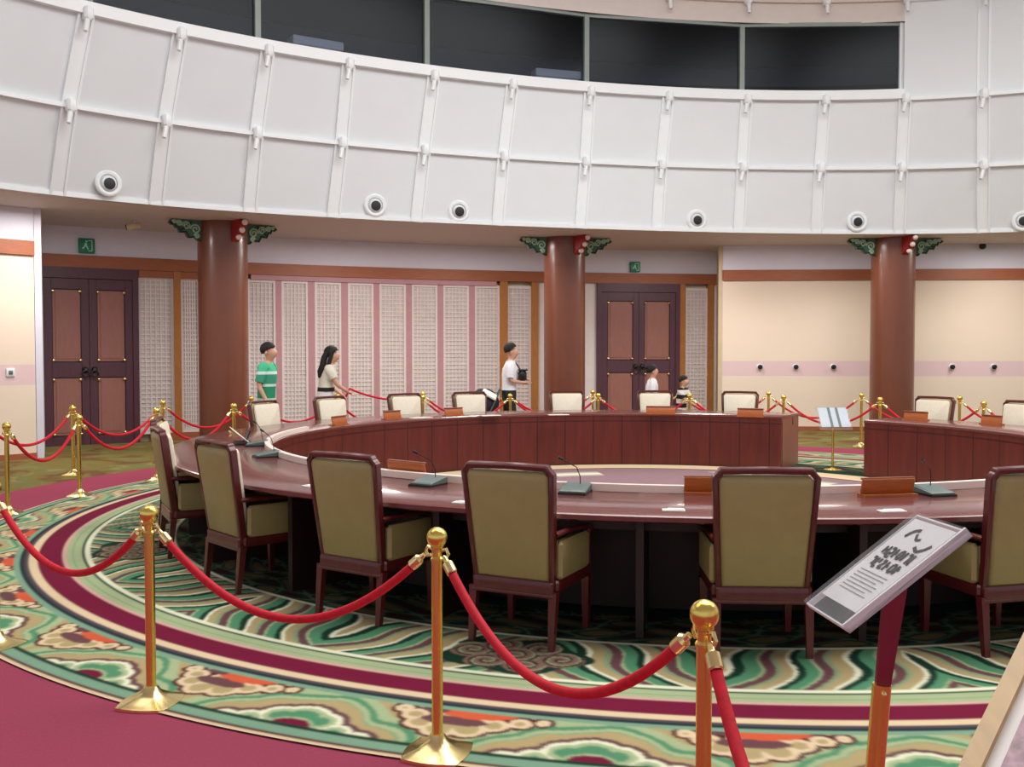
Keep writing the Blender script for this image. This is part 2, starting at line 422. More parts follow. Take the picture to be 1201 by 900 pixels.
def extend(P, n=9, step=0.9, turn=5.5):
    def run(p, q, sgn):
        d = (p - q); d.z = 0; d.normalize(); out = []
        cur = p.copy()
        for _ in range(n):
            d = Matrix.Rotation(math.radians(turn * sgn), 3, 'Z') @ d
            cur = cur + d * step; out.append(cur.copy())
        return out
    left = run(P[0], P[1], 1); right = run(P[-1], P[-2], -1)
    return left[::-1] + P + right
B0, B1, B2 = extend(row(y_bot, ZB)), extend(row(y_mid, ZM)), extend(row(y_top, ZT))
NE = 9
def outward(P, i):
    t = P[min(i + 1, len(P) - 1)] - P[max(i - 1, 0)]; t.z = 0; t.normalize()
    return Vector((-t.y, t.x, 0))            # away from the hall
def path(P): return [(p, outward(P, i)) for i, p in enumerate(P)]
def lift(P, z): return [Vector((p.x, p.y, z)) for p in P]

def grid_wall(name, rows, m, parent=None):
    b = MB(); n = len(rows[0])
    vs = [p for r in rows for p in r]; fs = []
    for k in range(len(rows) - 1):
        for i in range(n - 1): fs.append((k * n + i, k * n + i + 1, k * n + n + i + 1, k * n + n + i))
    b.add(vs, fs)
    return b.build(name, m, parent, angle=50)

balc = grid_wall('wall_balcony', [B0, B1, B2], M['white'])
tag(balc, 'curved white panelled balcony front running round above the columns', kind='structure')
# soffit: from the balcony foot out over the aisle
far = [Vector((p.x, p.y, ZB)) + o * 5.5 for p, o in path(B0)]
tag(grid_wall('ceiling_soffit', [B0, far], M['soffit']), kind='structure')
# horizontal rails
b = MB(); b.sweep(path(B0), [(-0.05, 0.0), (-0.05, 0.07), (0.03, 0.07), (0.03, 0.0)])
tag(b.build('trim_balcony_foot', M['rail_white']), kind='structure')
b = MB(); b.sweep(path(B1), [(-0.07, -0.03), (-0.07, 0.03), (0.03, 0.03), (0.03, -0.03)])
tag(b.build('trim_balcony_middle', M['rail_white']), kind='structure')
iL = 0; iR = NE + min(range(len(XS)), key=lambda i: abs(XS[i] - 1060))
S2 = B2[iL:iR + 1]
b = MB(); b.sweep(path(B2)[iL:iR + 1], [(-0.10, 0.0), (-0.10, 0.17), (0.35, 0.17), (0.35, 0.0)])
tag(b.build('trim_window_sill', M['rail_white']), kind='structure')
b = MB(); b.sweep(path(B2)[iR:], [(-0.07, -0.03), (-0.07, 0.03), (0.03, 0.03), (0.03, -0.03)])
tag(b.build('trim_balcony_upper', M['rail_white']), kind='structure')
# header above the windows, plain bay to the right, upper wall
hw = grid_wall('wall_header', [lift(S2, ZW), lift(S2, ZH), lift(S2, 9.7)], M['header']); tag(hw, kind='structure')
b = MB(); b.sweep([(Vector((p.x, p.y, ZH)), o) for p, o in path(B2)[iL:iR + 1]], [(-0.07, -0.03), (-0.07, 0.03), (0.03, 0.03), (0.03, -0.03)])
tag(b.build('trim_header', M['header']), kind='structure')
bw = grid_wall('wall_bay', [B2[iR:], lift(B2[iR:], ZH), lift(B2[iR:], 9.7)], M['white']); tag(bw, kind='structure')
b = MB(); b.sweep([(Vector((p.x, p.y, ZH - .02)), o) for p, o in path(B2)[iR:]], [(-0.07, -0.03), (-0.07, 0.03), (0.03, 0.03), (0.03, -0.03)])
tag(b.build('trim_bay', M['rail_white']), kind='structure')

def nrm_at(P, p):
    i = min(range(len(P)), key=lambda k: (P[k] - p).length); return outward(P, i)
ribs = [((-18, y_top(-18)), (-38, y_mid(-38)), (-58, y_bot(-58))), ((100, 18), (80, 125), (66, 230)), ((210, 40), (193, 143), (182, 241)), ((313, 62), (300, 157), (292, 250)),
        ((408, 79), (400, 170), (390, 256.5)), ((508, 90), (497, 177), (488, 261)), ((600, 100), (590, 185), (583, 264.5)), ((691, 109), (686, 191), (680, 268)),
        ((783, 114), (775, 194), (770, 270.5)), ((875, 117.5), (870, 197), (866, 273)), ((967, 119), (961, 198), (957, 275)), ((1061, 117), (1057, 198), (1054, 275)), ((1153, 112), (1153, 195), (1153, 273.5)), ((1246, 101), (1247, 188), (1249, 269))]
def strip(b, p, q, o, w, d0, d1):
    """flat bar from p to q standing d0..d1 in front of the wall (o = outward)"""
    t = (q - p).normalized(); s = t.cross(o).normalized() * (w / 2)
    vs = []
    for e in (p, q):
        for sg, d in ((-1, d0), (1, d0), (1, d1), (-1, d1)): vs.append(e + s * sg - o * d)
    b.add(vs, [(3, 2, 1, 0), (4, 5, 6, 7), (0, 1, 5, 4), (1, 2, 6, 5), (2, 3, 7, 6), (3, 0, 4, 7)])
def clip(b, p, o, tilt):
    s = Vector((-o.y, o.x, 0)); R = Matrix((s, o, Vector((0, 0, 1)))).transposed()
    b.bbox(p - o * 0.09, (0.13, 0.16, 0.19), 0.03, m=R)
    b.tube([p - o * 0.10 + Vector((0, 0, -.02)), p - o * 0.15 + s * tilt + Vector((0, 0, -.26))], [0.042, 0.03], 8)
for k, (pt, pm, pb) in enumerate(ribs):
    T_, M_, B_ = at(pt[0], y_top(pt[0]), ZT), at(pm[0], y_mid(pm[0]), ZM), at(pb[0], y_bot(pb[0]), ZB)
    o = nrm_at(B1, M_)
    b = MB()
    for e0, e1 in ((B_, M_), (M_, T_)):
        strip(b, e0, e1, o, 0.22, -0.02, 0.03)
        sd = (e1 - e0).normalized().cross(o).normalized() * 0.095
        strip(b, e0 + sd, e1 + sd, o, 0.032, 0.0, 0.055); strip(b, e0 - sd, e1 - sd, o, 0.032, 0.0, 0.055)
    b.build('rib', M['rail_white'], balc)
    for q in (M_, T_):
        b = MB(); clip(b, q, nrm_at(B1, q), 0.06); b.build('clip', M['rail_white'], balc)
for px in (783, 875, 967, 1061, 1153):                       # short clips on the header line and the bay post
    q = Vector((at(px, y_top(px), ZT).x, at(px, y_top(px), ZT).y, ZH)); o = nrm_at(B2, q)
    b = MB(); clip(b, q, o, 0.0); b.build('clip', M['rail_white'], hw if px < 1062 else bw)
T_ = at(1153, 112, ZT); o = nrm_at(B2, T_); b = MB(); strip(b, T_, Vector((T_.x, T_.y, 9.6)), o, 0.20, -0.02, 0.02)
sd = Vector((-o.y, o.x, 0)) * 0.09
for g in (-1, 1): strip(b, T_ + sd * g, Vector((T_.x, T_.y, 9.6)) + sd * g, o, 0.04, 0, 0.05)
b.build('rib', M['rail_white'], bw)

# dark control-room windows
mull = [-140, 110, 305, 503, 690, 872, 1060]
def topP(px):
    if px >= -40: p = at(px, y_top(px), ZT)
    else: p = B2[4]
    return p
for k in range(len(mull) - 1):
    a, c = topP(mull[k]), topP(mull[k + 1]); o = nrm_at(B2, (a + c) / 2)
    off = o * 0.12
    b = MB()
    b.add([Vector((a.x, a.y, ZS)) + off, Vector((c.x, c.y, ZS)) + off, Vector((c.x, c.y, ZW)) + off, Vector((a.x, a.y, ZW)) + off], [(0, 1, 2, 3)])
    w = b.build('window_%d' % (k + 1), M['glass']); tag(w, kind='structure')
    b = MB(); e = Vector((c.x, c.y, ZS)) + off
    strip(b, e - Vector((0, 0, .02)), e + Vector((0, 0, ZW - ZS)), o, 0.09 if k < 5 else 0.12, -0.05, 0.06)
    b.build('window_frame', M['mullion'] if k < 5 else M['rail_white'], w)
    b = MB(); strip(b, Vector((a.x, a.y, ZW - .02)) + off, Vector((c.x, c.y, ZW - .02)) + off, o, 0.07, -0.05, 0.05); b.build('window_frame', M['mullion'], w)
# the room behind the glass
PB = path(B2)[iL:iR + 4]
rb = [Vector((p.x, p.y, 6.2)) + o * 3.0 for p, o in PB]
br = grid_wall('wall_control_room', [lift([p + o * .35 for p, o in PB], 6.40), lift(rb, 6.40), lift(rb, 8.6), lift([p + o * .2 for p, o in PB], 8.6)], M['dark_room']); tag(br, kind='structure')
ep, eo = PB[-1]; b = MB(); b.add([(ep.x + eo.x * .2, ep.y + eo.y * .2, 6.3), (ep.x + eo.x * 3.1, ep.y + eo.y * 3.1, 6.3), (ep.x + eo.x * 3.1, ep.y + eo.y * 3.1, 8.7), (ep.x + eo.x * .2, ep.y + eo.y * .2, 8.7)], [(0, 1, 2, 3)])
b.build('end_wall', M['dark_room'], br)
b = MB(); b.sweep([(Vector((p.x, p.y, 7.05)) + o * 2.2, o) for p, o in PB], [(-.2, 0), (-.2, .35), (.2, .5), (.2, .15)]); b.build('reflection_band', M['dark_room2'], br)  # pale sloping band added to stand in for a reflection in the glass
for x0, x1, y0, lab in ((350, 410, 56, 'white desk edge behind the dark glass, upper left'), (634, 688, 87, 'white desk edge behind the dark glass, right of the middle mullion')):
    p0, p1 = at(x0, y_top(x0), ZT), at(x1, y_top(x1), ZT); o = nrm_at(B2, (p0 + p1) / 2)
    c = (p0 + p1) / 2 + o * 0.40; d = (p1 - p0); an = math.atan2(d.y, d.x)
    b = MB(); b.bbox((c.x, c.y, 6.62), (d.length, 0.30, 0.13), 0.01, rz=an); b.box((c.x, c.y, 6.49), (d.length * .9, 0.22, 0.14), an)
    tag(b.build('desk_edge', M['white_paper']), lab, 'desk')

# round air nozzles in the balcony front
nz = [((127, 215), 'largest round nozzle at the far left of the white balcony'), ((440, 241), 'round nozzle left of the balcony middle, first of the close pair'),
      ((538, 248), 'round nozzle left of the balcony middle, second of the close pair'), ((817, 258), 'round nozzle alone on the white balcony between two columns'),
      ((1005, 260), 'round nozzle on the balcony just left of the right column'), ((1200, 259), 'round nozzle cut off by the right edge of the photo')]
for (px, py), lab in nz:
    i = min(range(len(XS)), key=lambda k: abs(XS[k] - px)) + NE
    f = (y_bot(px) - py) / (y_bot(px) - y_mid(px))
    z = ZB + (ZM - ZB) * f; p = at(px, py, z); o = outward(B0, i)
    r = empty('air_nozzle', p, math.atan2(o.y, o.x) - PI / 2)
    tag(r, lab, 'air nozzle', 'round nozzles in the balcony front')
    R = Matrix.Rotation(PI / 2, 3, 'X')
    b = MB(); b.lathe([(0.19, -0.03), (0.19, 0.02), (0.165, 0.035), (0.13, 0.03), (0.12, -0.03)], 28, m=R); b.build('ring', M['rail_white'], r)
    b = MB(); b.lathe([(0.125, -0.03), (0.125, 0.0), (0.10, 0.05), (0.085, 0.055)], 24, m=R); b.build('eyeball', M['white'], r)
    b = MB(); b.lathe([(0.083, 0.03), (0.083, 0.062), (0.06, 0.066)], 20, (0, 0, -.012), m=R); b.build('opening', M['black'], r)

# ------------------------------------------------------------------ lower walls behind the columns
ZL0, ZL1 = 3.13, 3.35                                      # brown beam
lint = curve([(42, 297), (130, 301), (230, 305), (290, 309), (400, 312.5), (585, 317.5), (690, 320), (845, 322)], 3)
def RW(px): p = at(px, lint(px), ZL1); p.z = 0; return p
LWe = at(39, 283, ZL1); LWe.z = 0; LWa = at(0, 280, ZL1); LWa.z = 0
d = (LWa - LWe).normalized(); LW0 = LWe + d * 7.5
RWa = at(848, 317, ZL1); RWa.z = 0; RWb = at(1230, 315, ZL1); RWb.z = 0
def wall_seg(name, a, c, z0, z1, m, th=0.2, parent=None, back=True, kind='structure'):
    """slab whose hall-side face runs from a to c (left to right)"""
    t = (c - a).normalized(); o = Vector((-t.y, t.x, 0))
    if o.dot(Vector((0, 1, 0))) < 0: o = -o
    b = MB(); vs = []
    for z in (z0, z1):
        for q in (a, c, c + o * th, a + o * th): vs.append((q.x, q.y, z))
    b.add(vs, [(3, 2, 1, 0), (4, 5, 6, 7), (0, 1, 5, 4), (1, 2, 6, 5), (2, 3, 7, 6), (3, 0, 4, 7)])
    ob = b.build(name, m, parent, smooth=False)
    if kind and parent is None: tag(ob, kind=kind)
    return ob
wall_seg('wall_left', LW0, LWe, 0, 3.86, M['cream_wall'])
wall_seg('wall_right', RWa, RWb + (RWb - RWa).normalized() * 5, 0, 3.86, M['cream_wall'])
# beams, white strip above them and skirting
def facing(a, c):
    t = (c - a).normalized(); o = Vector((-t.y, t.x, 0)); return t, (o if o.y > 0 else -o)
def band(name, a, c, z0, z1, m, proud, th=0.02, kind='structure'):
    t, o = facing(a, c); return wall_seg(name, a - o * proud, c - o * proud, z0, z1, m, proud + th, kind=kind)
RWc = RWb + (RWb - RWa).normalized() * 5
for nm, a, c in (('left', LW0, LWe), ('right', RWa, RWc)):
    band('trim_beam_' + nm, a, c, ZL0, ZL1, M['brown'], 0.05)
    band('trim_frieze_' + nm, a, c, ZL1, 3.85, M['plaster'], 0.01)
    band('baseboard_' + nm, a, c, 0, 0.09, M['brown'], 0.03)
pxs = [42, 161, 234, 290, 400, 500, 586, 631, 700, 797, 846]
b1, b2, b3 = MB(), MB(), MB()
pth = []
for k, px in enumerate(range(42, 847, 12)):
    pth.append(RW(px))
pth.append(RW(846))
PR = [(p, outward(pth, i)) for i, p in enumerate(pth)]
b1.sweep(PR, [(-0.06, ZL0), (-0.06, ZL1), (0.1, ZL1), (0.1, ZL0)])
tag(b1.build('trim_beam_back', M['brown']), kind='structure')
b2.sweep(PR, [(0.0, ZL1), (0.0, 3.86), (0.2, 3.86), (0.2, ZL1)])
tag(b2.build('wall_frieze_back', M['plaster']), kind='structure')
b3.sweep(PR, [(0.12, 0), (0.12, ZL1), (0.3, ZL1), (0.3, 0)])
tag(b3.build('wall_back', M['tan_strip']), kind='structure')
wall_seg('wall_return_right', RW(846), RWa + Vector((0.01, 0.0, 0)), 0, 3.86, M['tan_strip'], 0.1)
tr = band('trim_beam_return', RW(846), RWa, ZL0, ZL1, M['brown'], 0.05)
t_, o_ = facing(LWe, RW(42)); wall_seg('wall_return_left', LWe + Vector((0.0, 0.02, 0)), RW(42), 0, 3.86, M['plaster'], 0.1)

def frame_at(px0, px1):
    a, c = RW(px0), RW(px1); t, o = facing(a, c)
    m = Matrix((( t.x, o.x, 0, a.x), (t.y, o.y, 0, a.y), (0, 0, 1, 0), (0, 0, 0, 1)))
    return m, (c - a).length                               # local x along the wall, y into it, z up
def lbox(b, m, x0, x1, y0, y1, z0, z1):
    vs = [m @ Vector(q) for q in ((x0, y0, z0), (x1, y0, z0), (x1, y1, z0), (x0, y1, z0), (x0, y0, z1), (x1, y0, z1), (x1, y1, z1), (x0, y1, z1))]
    b.add(vs, [(3, 2, 1, 0), (4, 5, 6, 7), (0, 1, 5, 4), (1, 2, 6, 5), (2, 3, 7, 6), (3, 0, 4, 7)])

# double doors
def double_door(n, px0, px1):
    m, W = frame_at(px0, px1); H = 3.02
    dr = MB()
    for x0, x1 in ((0, .10), (W - .10, W)): lbox(dr, m, x0, x1, -0.06, 0.10, 0, ZL0)
    lbox(dr, m, .10, W - .10, -0.06, 0.10, H - .08, ZL0)
    root = dr.build('door_%d' % n, M['door']); tag(root, kind='structure')
    half = (W - .2) / 2
    for s in (0, 1):
        x0 = .10 + s * half; x1 = x0 + half
        lf = MB(); st = 0.13
        lbox(lf, m, x0 + .004, x1 - .004, 0.0, 0.07, 0.0, H - .09)
        # stiles and rails
        for a, c in ((x0 + .004, x0 + st), (x1 - st, x1 - .004)): lbox(lf, m, a, c, -0.04, 0.01, 0.0, H - .09)
        for z0, z1 in ((0, .16), (1.20, 1.46), (H - .27, H - .09)): lbox(lf, m, x0 + st - .01, x1 - st + .01, -0.04, 0.01, z0, z1)
        leaf = lf.build('door_leaf', M['door'], root, smooth=False)
        for z0, z1 in ((.18, 1.18), (1.48, H - .29)):
            pn = MB(); lbox(pn, m, x0 + st + .015, x1 - st - .015, -0.022, 0.02, z0, z1); lbox(pn, m, x0 + st + .06, x1 - st - .06, -0.034, 0.0, z0 + .05, z1 - .05)
            pn.build('inset_panel', M['door_panel'], leaf, smooth=False)
            cf = MB()
            for xx in (x0 + st + .02, x1 - st - .02):
                for zz in (z0 + .02, z1 - .02): cf.sphere(m @ Vector((xx, -0.045, zz)), 0.032, 8, 6)
            cf.build('corner_fitting', M['brass_pale'], leaf)
        kx = x1 - .075 if s == 0 else x0 + .075
        kb = MB(); c = m @ Vector((kx, -0.05, 1.33)); kb.sphere(c, 0.055, 12, 8)
        rg = [c + (m.to_3x3() @ Vector((0.06 * math.cos(a), -0.05, 0.06 * math.sin(a) - .07))) for a in [2 * PI * i / 16 for i in range(16)]]
        kb.tube(rg, 0.012, 6, closed=True); kb.build('door_handle', M['black'], leaf)
double_door(1, 42, 161); double_door(2, 700, 797)

# lattice screens
def lattice(px0, px1, label, nx=5):
    m, W = frame_at(px0, px1)
    root = empty('lattice_screen', (m[0][3], m[1][3], 0))
    tag(root, label, 'lattice screen', 'paper-backed lattice screens along the back wall')
    mi = Matrix.Translation(-Vector((m[0][3], m[1][3], 0))) @ m
    z0, z1 = 0.14, 3.04
    b = MB(); lbox(b, mi, 0, W, 0.038, 0.06, z0, z1); b.build('paper', M['paper_back'], root, smooth=False)
    b = MB(); fw = 0.045
    for a, c in ((0, fw), (W - fw, W)): lbox(b, mi, a, c, 0.005, 0.06, z0, z1)
    lbox(b, mi, fw, W - fw, 0.005, 0.06, z0, z0 + .06); lbox(b, mi, fw, W - fw, 0.005, 0.06, z1 - .06, z1)
    b.build('frame', M['lattice'], root, smooth=False)
    b = MB(); iw = W - 2 * fw; w = 0.020
    for i in range(1, nx + 1):
        x = fw + iw * i / (nx + 1); lbox(b, mi, x - w / 2, x + w / 2, 0.022, 0.045, z0 + .05, z1 - .05)
    nzr = max(8, int(round((z1 - z0) / 0.082)))
    for i in range(1, nzr):
        z = z0 + (z1 - z0) * i / nzr; lbox(b, mi, fw - .01, W - fw + .01, 0.024, 0.042, z - w / 2, z + w / 2)
    b.build('lattice_bars', M['lattice'], root, smooth=False)
def post(px0, px1, name, m_, label, cat, d=-0.04, group=None):
    m, W = frame_at(px0, px1); b = MB(); lbox(b, m, 0, W, d, 0.12, 0, ZL0 + .01)
    o = b.build(name, m_, smooth=False); tag(o, kind='structure')
ORD = ['first', 'second', 'third', 'fourth', 'fifth', 'sixth', 'seventh', 'eighth', 'ninth', 'tenth', 'eleventh', 'twelfth', 'thirteenth', 'fourteenth', 'fifteenth', 'sixteenth']
mid = [(290, 323), (330, 361), (369, 400), (408, 438), (445, 476), (483, 513), (520, 550), (557, 586)]
for k, (a, c) in enumerate(mid):
    lattice(a, c, 'pale lattice screen, %s to the right of the left column' % ORD[k])
lattice(161, 203, 'lattice screen directly right of the left double door')
lattice(211, 234, 'narrow lattice screen tucked against the left side of the left column')
lattice(595, 623, 'lattice screen between two amber posts left of the middle column', 4)
lattice(804, 830, 'lattice screen right of the right double door', 4)
k = 1
for a, c in [(323, 330), (361, 369), (400, 408), (438, 445), (476, 483), (513, 520), (550, 557), (236, 290)]:
    post(a, c, 'trim_%d' % k, M['mauve'], None, None, 0.0 if c - a < 20 else 0.03); k += 1
for a, c in [(203, 211), (586, 595), (623, 631), (797, 804), (830, 837)]:
    post(a, c, 'trim_%d' % k, M['post'], None, None); k += 1
for a, c in [(631, 700), (837, 846)]:
    post(a, c, 'trim_%d' % k, M['lattice'], None, None, 0.02); k += 1
b = MB(); b.sweep([q for q in PR if q[0].x > RW(162).x and q[0].x < RW(700).x], [(-0.05, 0), (-0.05, 0.15), (0.1, 0.15), (0.1, 0)])
tag(b.build('baseboard_back', M['brown']), kind='structure')
b = MB(); b.sweep([q for q in PR if q[0].x > RW(285).x and q[0].x < RW(590).x], [(-0.03, 3.03), (-0.03, ZL0), (0.1, ZL0), (0.1, 3.03)])
tag(b.build('trim_%d' % k, M['mauve']), kind='structure'); k += 1
b = MB(); b.sweep([q for q in PR if (q[0].x > RW(160).x and q[0].x < RW(236).x)], [(-0.03, 3.0), (-0.03, ZL0), (0.1, ZL0), (0.1, 3.0)])
tag(b.build('trim_%d' % k, M['brown']), kind='structure'); k += 1

# exit signs
def exit_sign(px, py, w, label):
    m, W = frame_at(px - 6, px + 6); p = RW(px); t, o = facing(RW(px - 6), RW(px + 6))
    q = atY(px, py, p.y - 0.1); q = Vector((p.x, p.y, q.z)) - o * 0.05
    r = empty('exit_sign', q, math.atan2(t.y, t.x)); tag(r, label, 'exit sign', 'green exit signs above the doors')
    b = MB(); b.bbox((0, 0, 0), (w, 0.07, w), 0.01); b.build('housing', M['exit'], r)
    s = w / 0.24; b = MB(); mm = Matrix.Translation((0, -0.037, 0))
    b.prism([(.02 * s, -.09 * s), (.085 * s, -.09 * s), (.085 * s, .09 * s), (.02 * s, .09 * s), (.02 * s, .075 * s), (.07 * s, .075 * s), (.07 * s, -.075 * s), (.02 * s, -.075 * s)], 0.006, mm)
    b.prism([(-.03 * s, .045 * s), (0, .045 * s), (.005 * s, 0), (.03 * s, -.06 * s), (.01 * s, -.065 * s), (-.015 * s, -.01 * s), (-.06 * s, -.06 * s), (-.075 * s, -.045 * s), (-.04 * s, -.005 * s)], 0.006, mm)
    b.sphere((-.005 * s, -.038, .068 * s), .018 * s, 10, 6, (1, .3, 1))
    b.build('pictogram', M['exit_pale'], r)
exit_sign(101, 288, 0.26, 'green exit sign above the left double door')
exit_sign(744, 313, 0.22, 'green exit sign above the right double door')

# small wall fittings
def wall_pt(a, c, px, py):
    t, o = facing(a, c)
    # ray / wall intersection
    u, dy, dz = _ray(px, py); A = np.array([[u, -t.x], [dy, -t.y]]); s = np.linalg.solve(A, np.array([a.x, a.y]))
    return Vector((u * s[0], dy * s[0], EYE + dz * s[0])), t, o
kl = ['leftmost dark round knob on the pink wall band', 'second dark round knob from the left on the pink band', 'third dark round knob from the left, nearest the right column', 'dark round knob on the pink band just right of the right column', 'rightmost dark round knob on the pink band']
for i, px in enumerate((891, 933, 977, 1116, 1165)):
    p, t, o = wall_pt(RWa, RWb, px, 430.5); r = empty('wall_stud', p, math.atan2(t.y, t.x)); tag(r, kl[i], 'wall stud', 'dark knobs along the pink wall band')
    R = Matrix.Rotation(PI / 2, 3, 'X')
    b = MB(); b.lathe([(0.065, -0.01), (0.065, 0.015), (0.05, 0.025)], 16, m=R); b.build('plate', M['white'], r)
    b = MB(); b.lathe([(0.03, 0.02), (0.05, 0.04), (0.05, 0.07), (0.03, 0.085)], 14, m=R); b.build('knob', M['black'], r)
p, t, o = wall_pt(LW0, LWe, 12, 437); r = empty('wall_switch', p, math.atan2(t.y, t.x)); tag(r, 'small square switch plate on the cream wall left of the door', 'switch')
b = MB(); b.bbox((0, -.01, 0), (0.13, 0.03, 0.13), 0.01); b.build('plate', M['white'], r)
b = MB(); b.bbox((0, -.03, 0), (0.06, 0.02, 0.06), 0.008); b.build('button', M['mic'], r)
p, t, o = wall_pt(RWa, RWb, 1151, 289); r = empty('security_camera', p, math.atan2(t.y, t.x)); tag(r, 'small dark dome camera high on the wall right of the right column', 'camera')
b = MB(); b.sphere((0, -.06, 0), 0.07, 14, 10); b.build('dome', M['black'], r)
b = MB(); b.bbox((0, -.01, 0.02), (0.12, 0.05, 0.12), 0.01); b.build('mount', M['white'], r)
q = at(158, 262, 3.80); r = empty('spotlight', (q.x, q.y, ZB), 0.5); tag(r, 'small ceiling spotlight under the soffit left of the left column', 'spotlight')
b = MB(); b.tube([(0, 0, 0.0), (0, 0, -.05)], .02, 8); b.bbox((0, 0, -.06), (.06, .05, .03), .005); b.build('bracket', M['plaster'], r)
b = MB(); b.tube([(0.09, -.02, -.075), (-.12, .03, -.12)], [.05, .06], 12); b.build('housing', M['tan_strip'], r)
b = MB(); b.tube([(-.12, .03, -.12), (-.135, .034, -.123)], [.052, .05], 12); b.build('lens', M['black'], r)

# ------------------------------------------------------------------ columns
def column(px, Y, r, ang, label, wang):
    X = (px - 600.5) / F * Y
    root = empty('round_column', (X, Y, 0)); tag(root, label, 'column', 'red-brown columns carrying the balcony', 'thing')
    b = MB(); b.lathe([(r, 0.12), (r, 3.849)], 48); b.build('shaft', M['column'], root)
    b = MB(); b.lathe([(r + .07, 0), (r + .07, .08), (r + .02, .12), (r - .01, .121)], 48); b.build('plinth', M['tan_strip'], root)
    for s in (-1, 1):                                     # carved side wings
        mw = Matrix.Rotation(wang, 4, 'Z') @ Matrix.Translation((s * (r - .04), -0.05, 3.845)) @ Matrix.Diagonal((s, 1, 1, 1))
        poly = [(0, 0), (.50, 0), (.54, -.05), (.49, -.09), (.46, -.07), (.43, -.14), (.40, -.12), (.36, -.21), (.27, -.20), (.22, -.29), (.12, -.27), (.06, -.33), (0, -.34)]
        b = MB(); b.prism([(x, z) for x, z in poly], 0.14, mw); wing = b.build('bracket', M['jade'], root, smooth=False)
        b = MB()
        for cx, cz, rr in ((.12, -.15, .085), (.27, -.10, .07), (.39, -.065, .05), (.47, -.045, .03), (.10, -.26, .045)):
            pts = [mw @ Vector((cx + rr * (1 - k / 22) * math.cos(k * .55), -0.085, cz + rr * (1 - k / 22) * math.sin(k * .55))) for k in range(20)]
            b.tube(pts, 0.016, 6)
        b.build('scroll', M['jade_light'], wing)
        b = MB()
        b.tube([mw @ Vector((x, -0.07, z)) for x, z in poly[2:]], 0.018, 6); b.tube([mw @ Vector((.18, -.085, -.03)), mw @ Vector((.35, -.085, -.17))], .014, 6)
        b.build('outline', M['dark_green'], wing)
    # nose bracket towards the hall
    mf = Matrix.Rotation(ang, 4, 'Z') @ Matrix.Translation((0, -(r - .04), 3.845)) @ Matrix.Rotation(-PI / 2, 4, 'Z')
    b = MB(); b.prism([(0, 0), (.34, 0), (.36, -.08), (.28, -.14), (.22, -.24), (.12, -.28), (0, -.38)], 0.13, mf); nb = b.build('nose_bracket', M['col_red'], root, smooth=False)
    b = MB()
    for x, z in ((.37, -.05), (.28, -.17), (.17, -.28)): b.sphere(mf @ Vector((x, 0, z)), .05, 12, 8)
    b.build('bead', M['bead'], nb)
column(262.5, 16.84, 0.415, math.radians(45), 'red-brown round column with green brackets, left of the green-shirted man', math.radians(34))
column(662.0, 19.10, 0.40, math.radians(33), 'red-brown round column left of the right double door', math.radians(10))
column(1046.0, 19.20, 0.41, math.radians(10), 'red-brown round column in front of the cream right wall', 0.0)

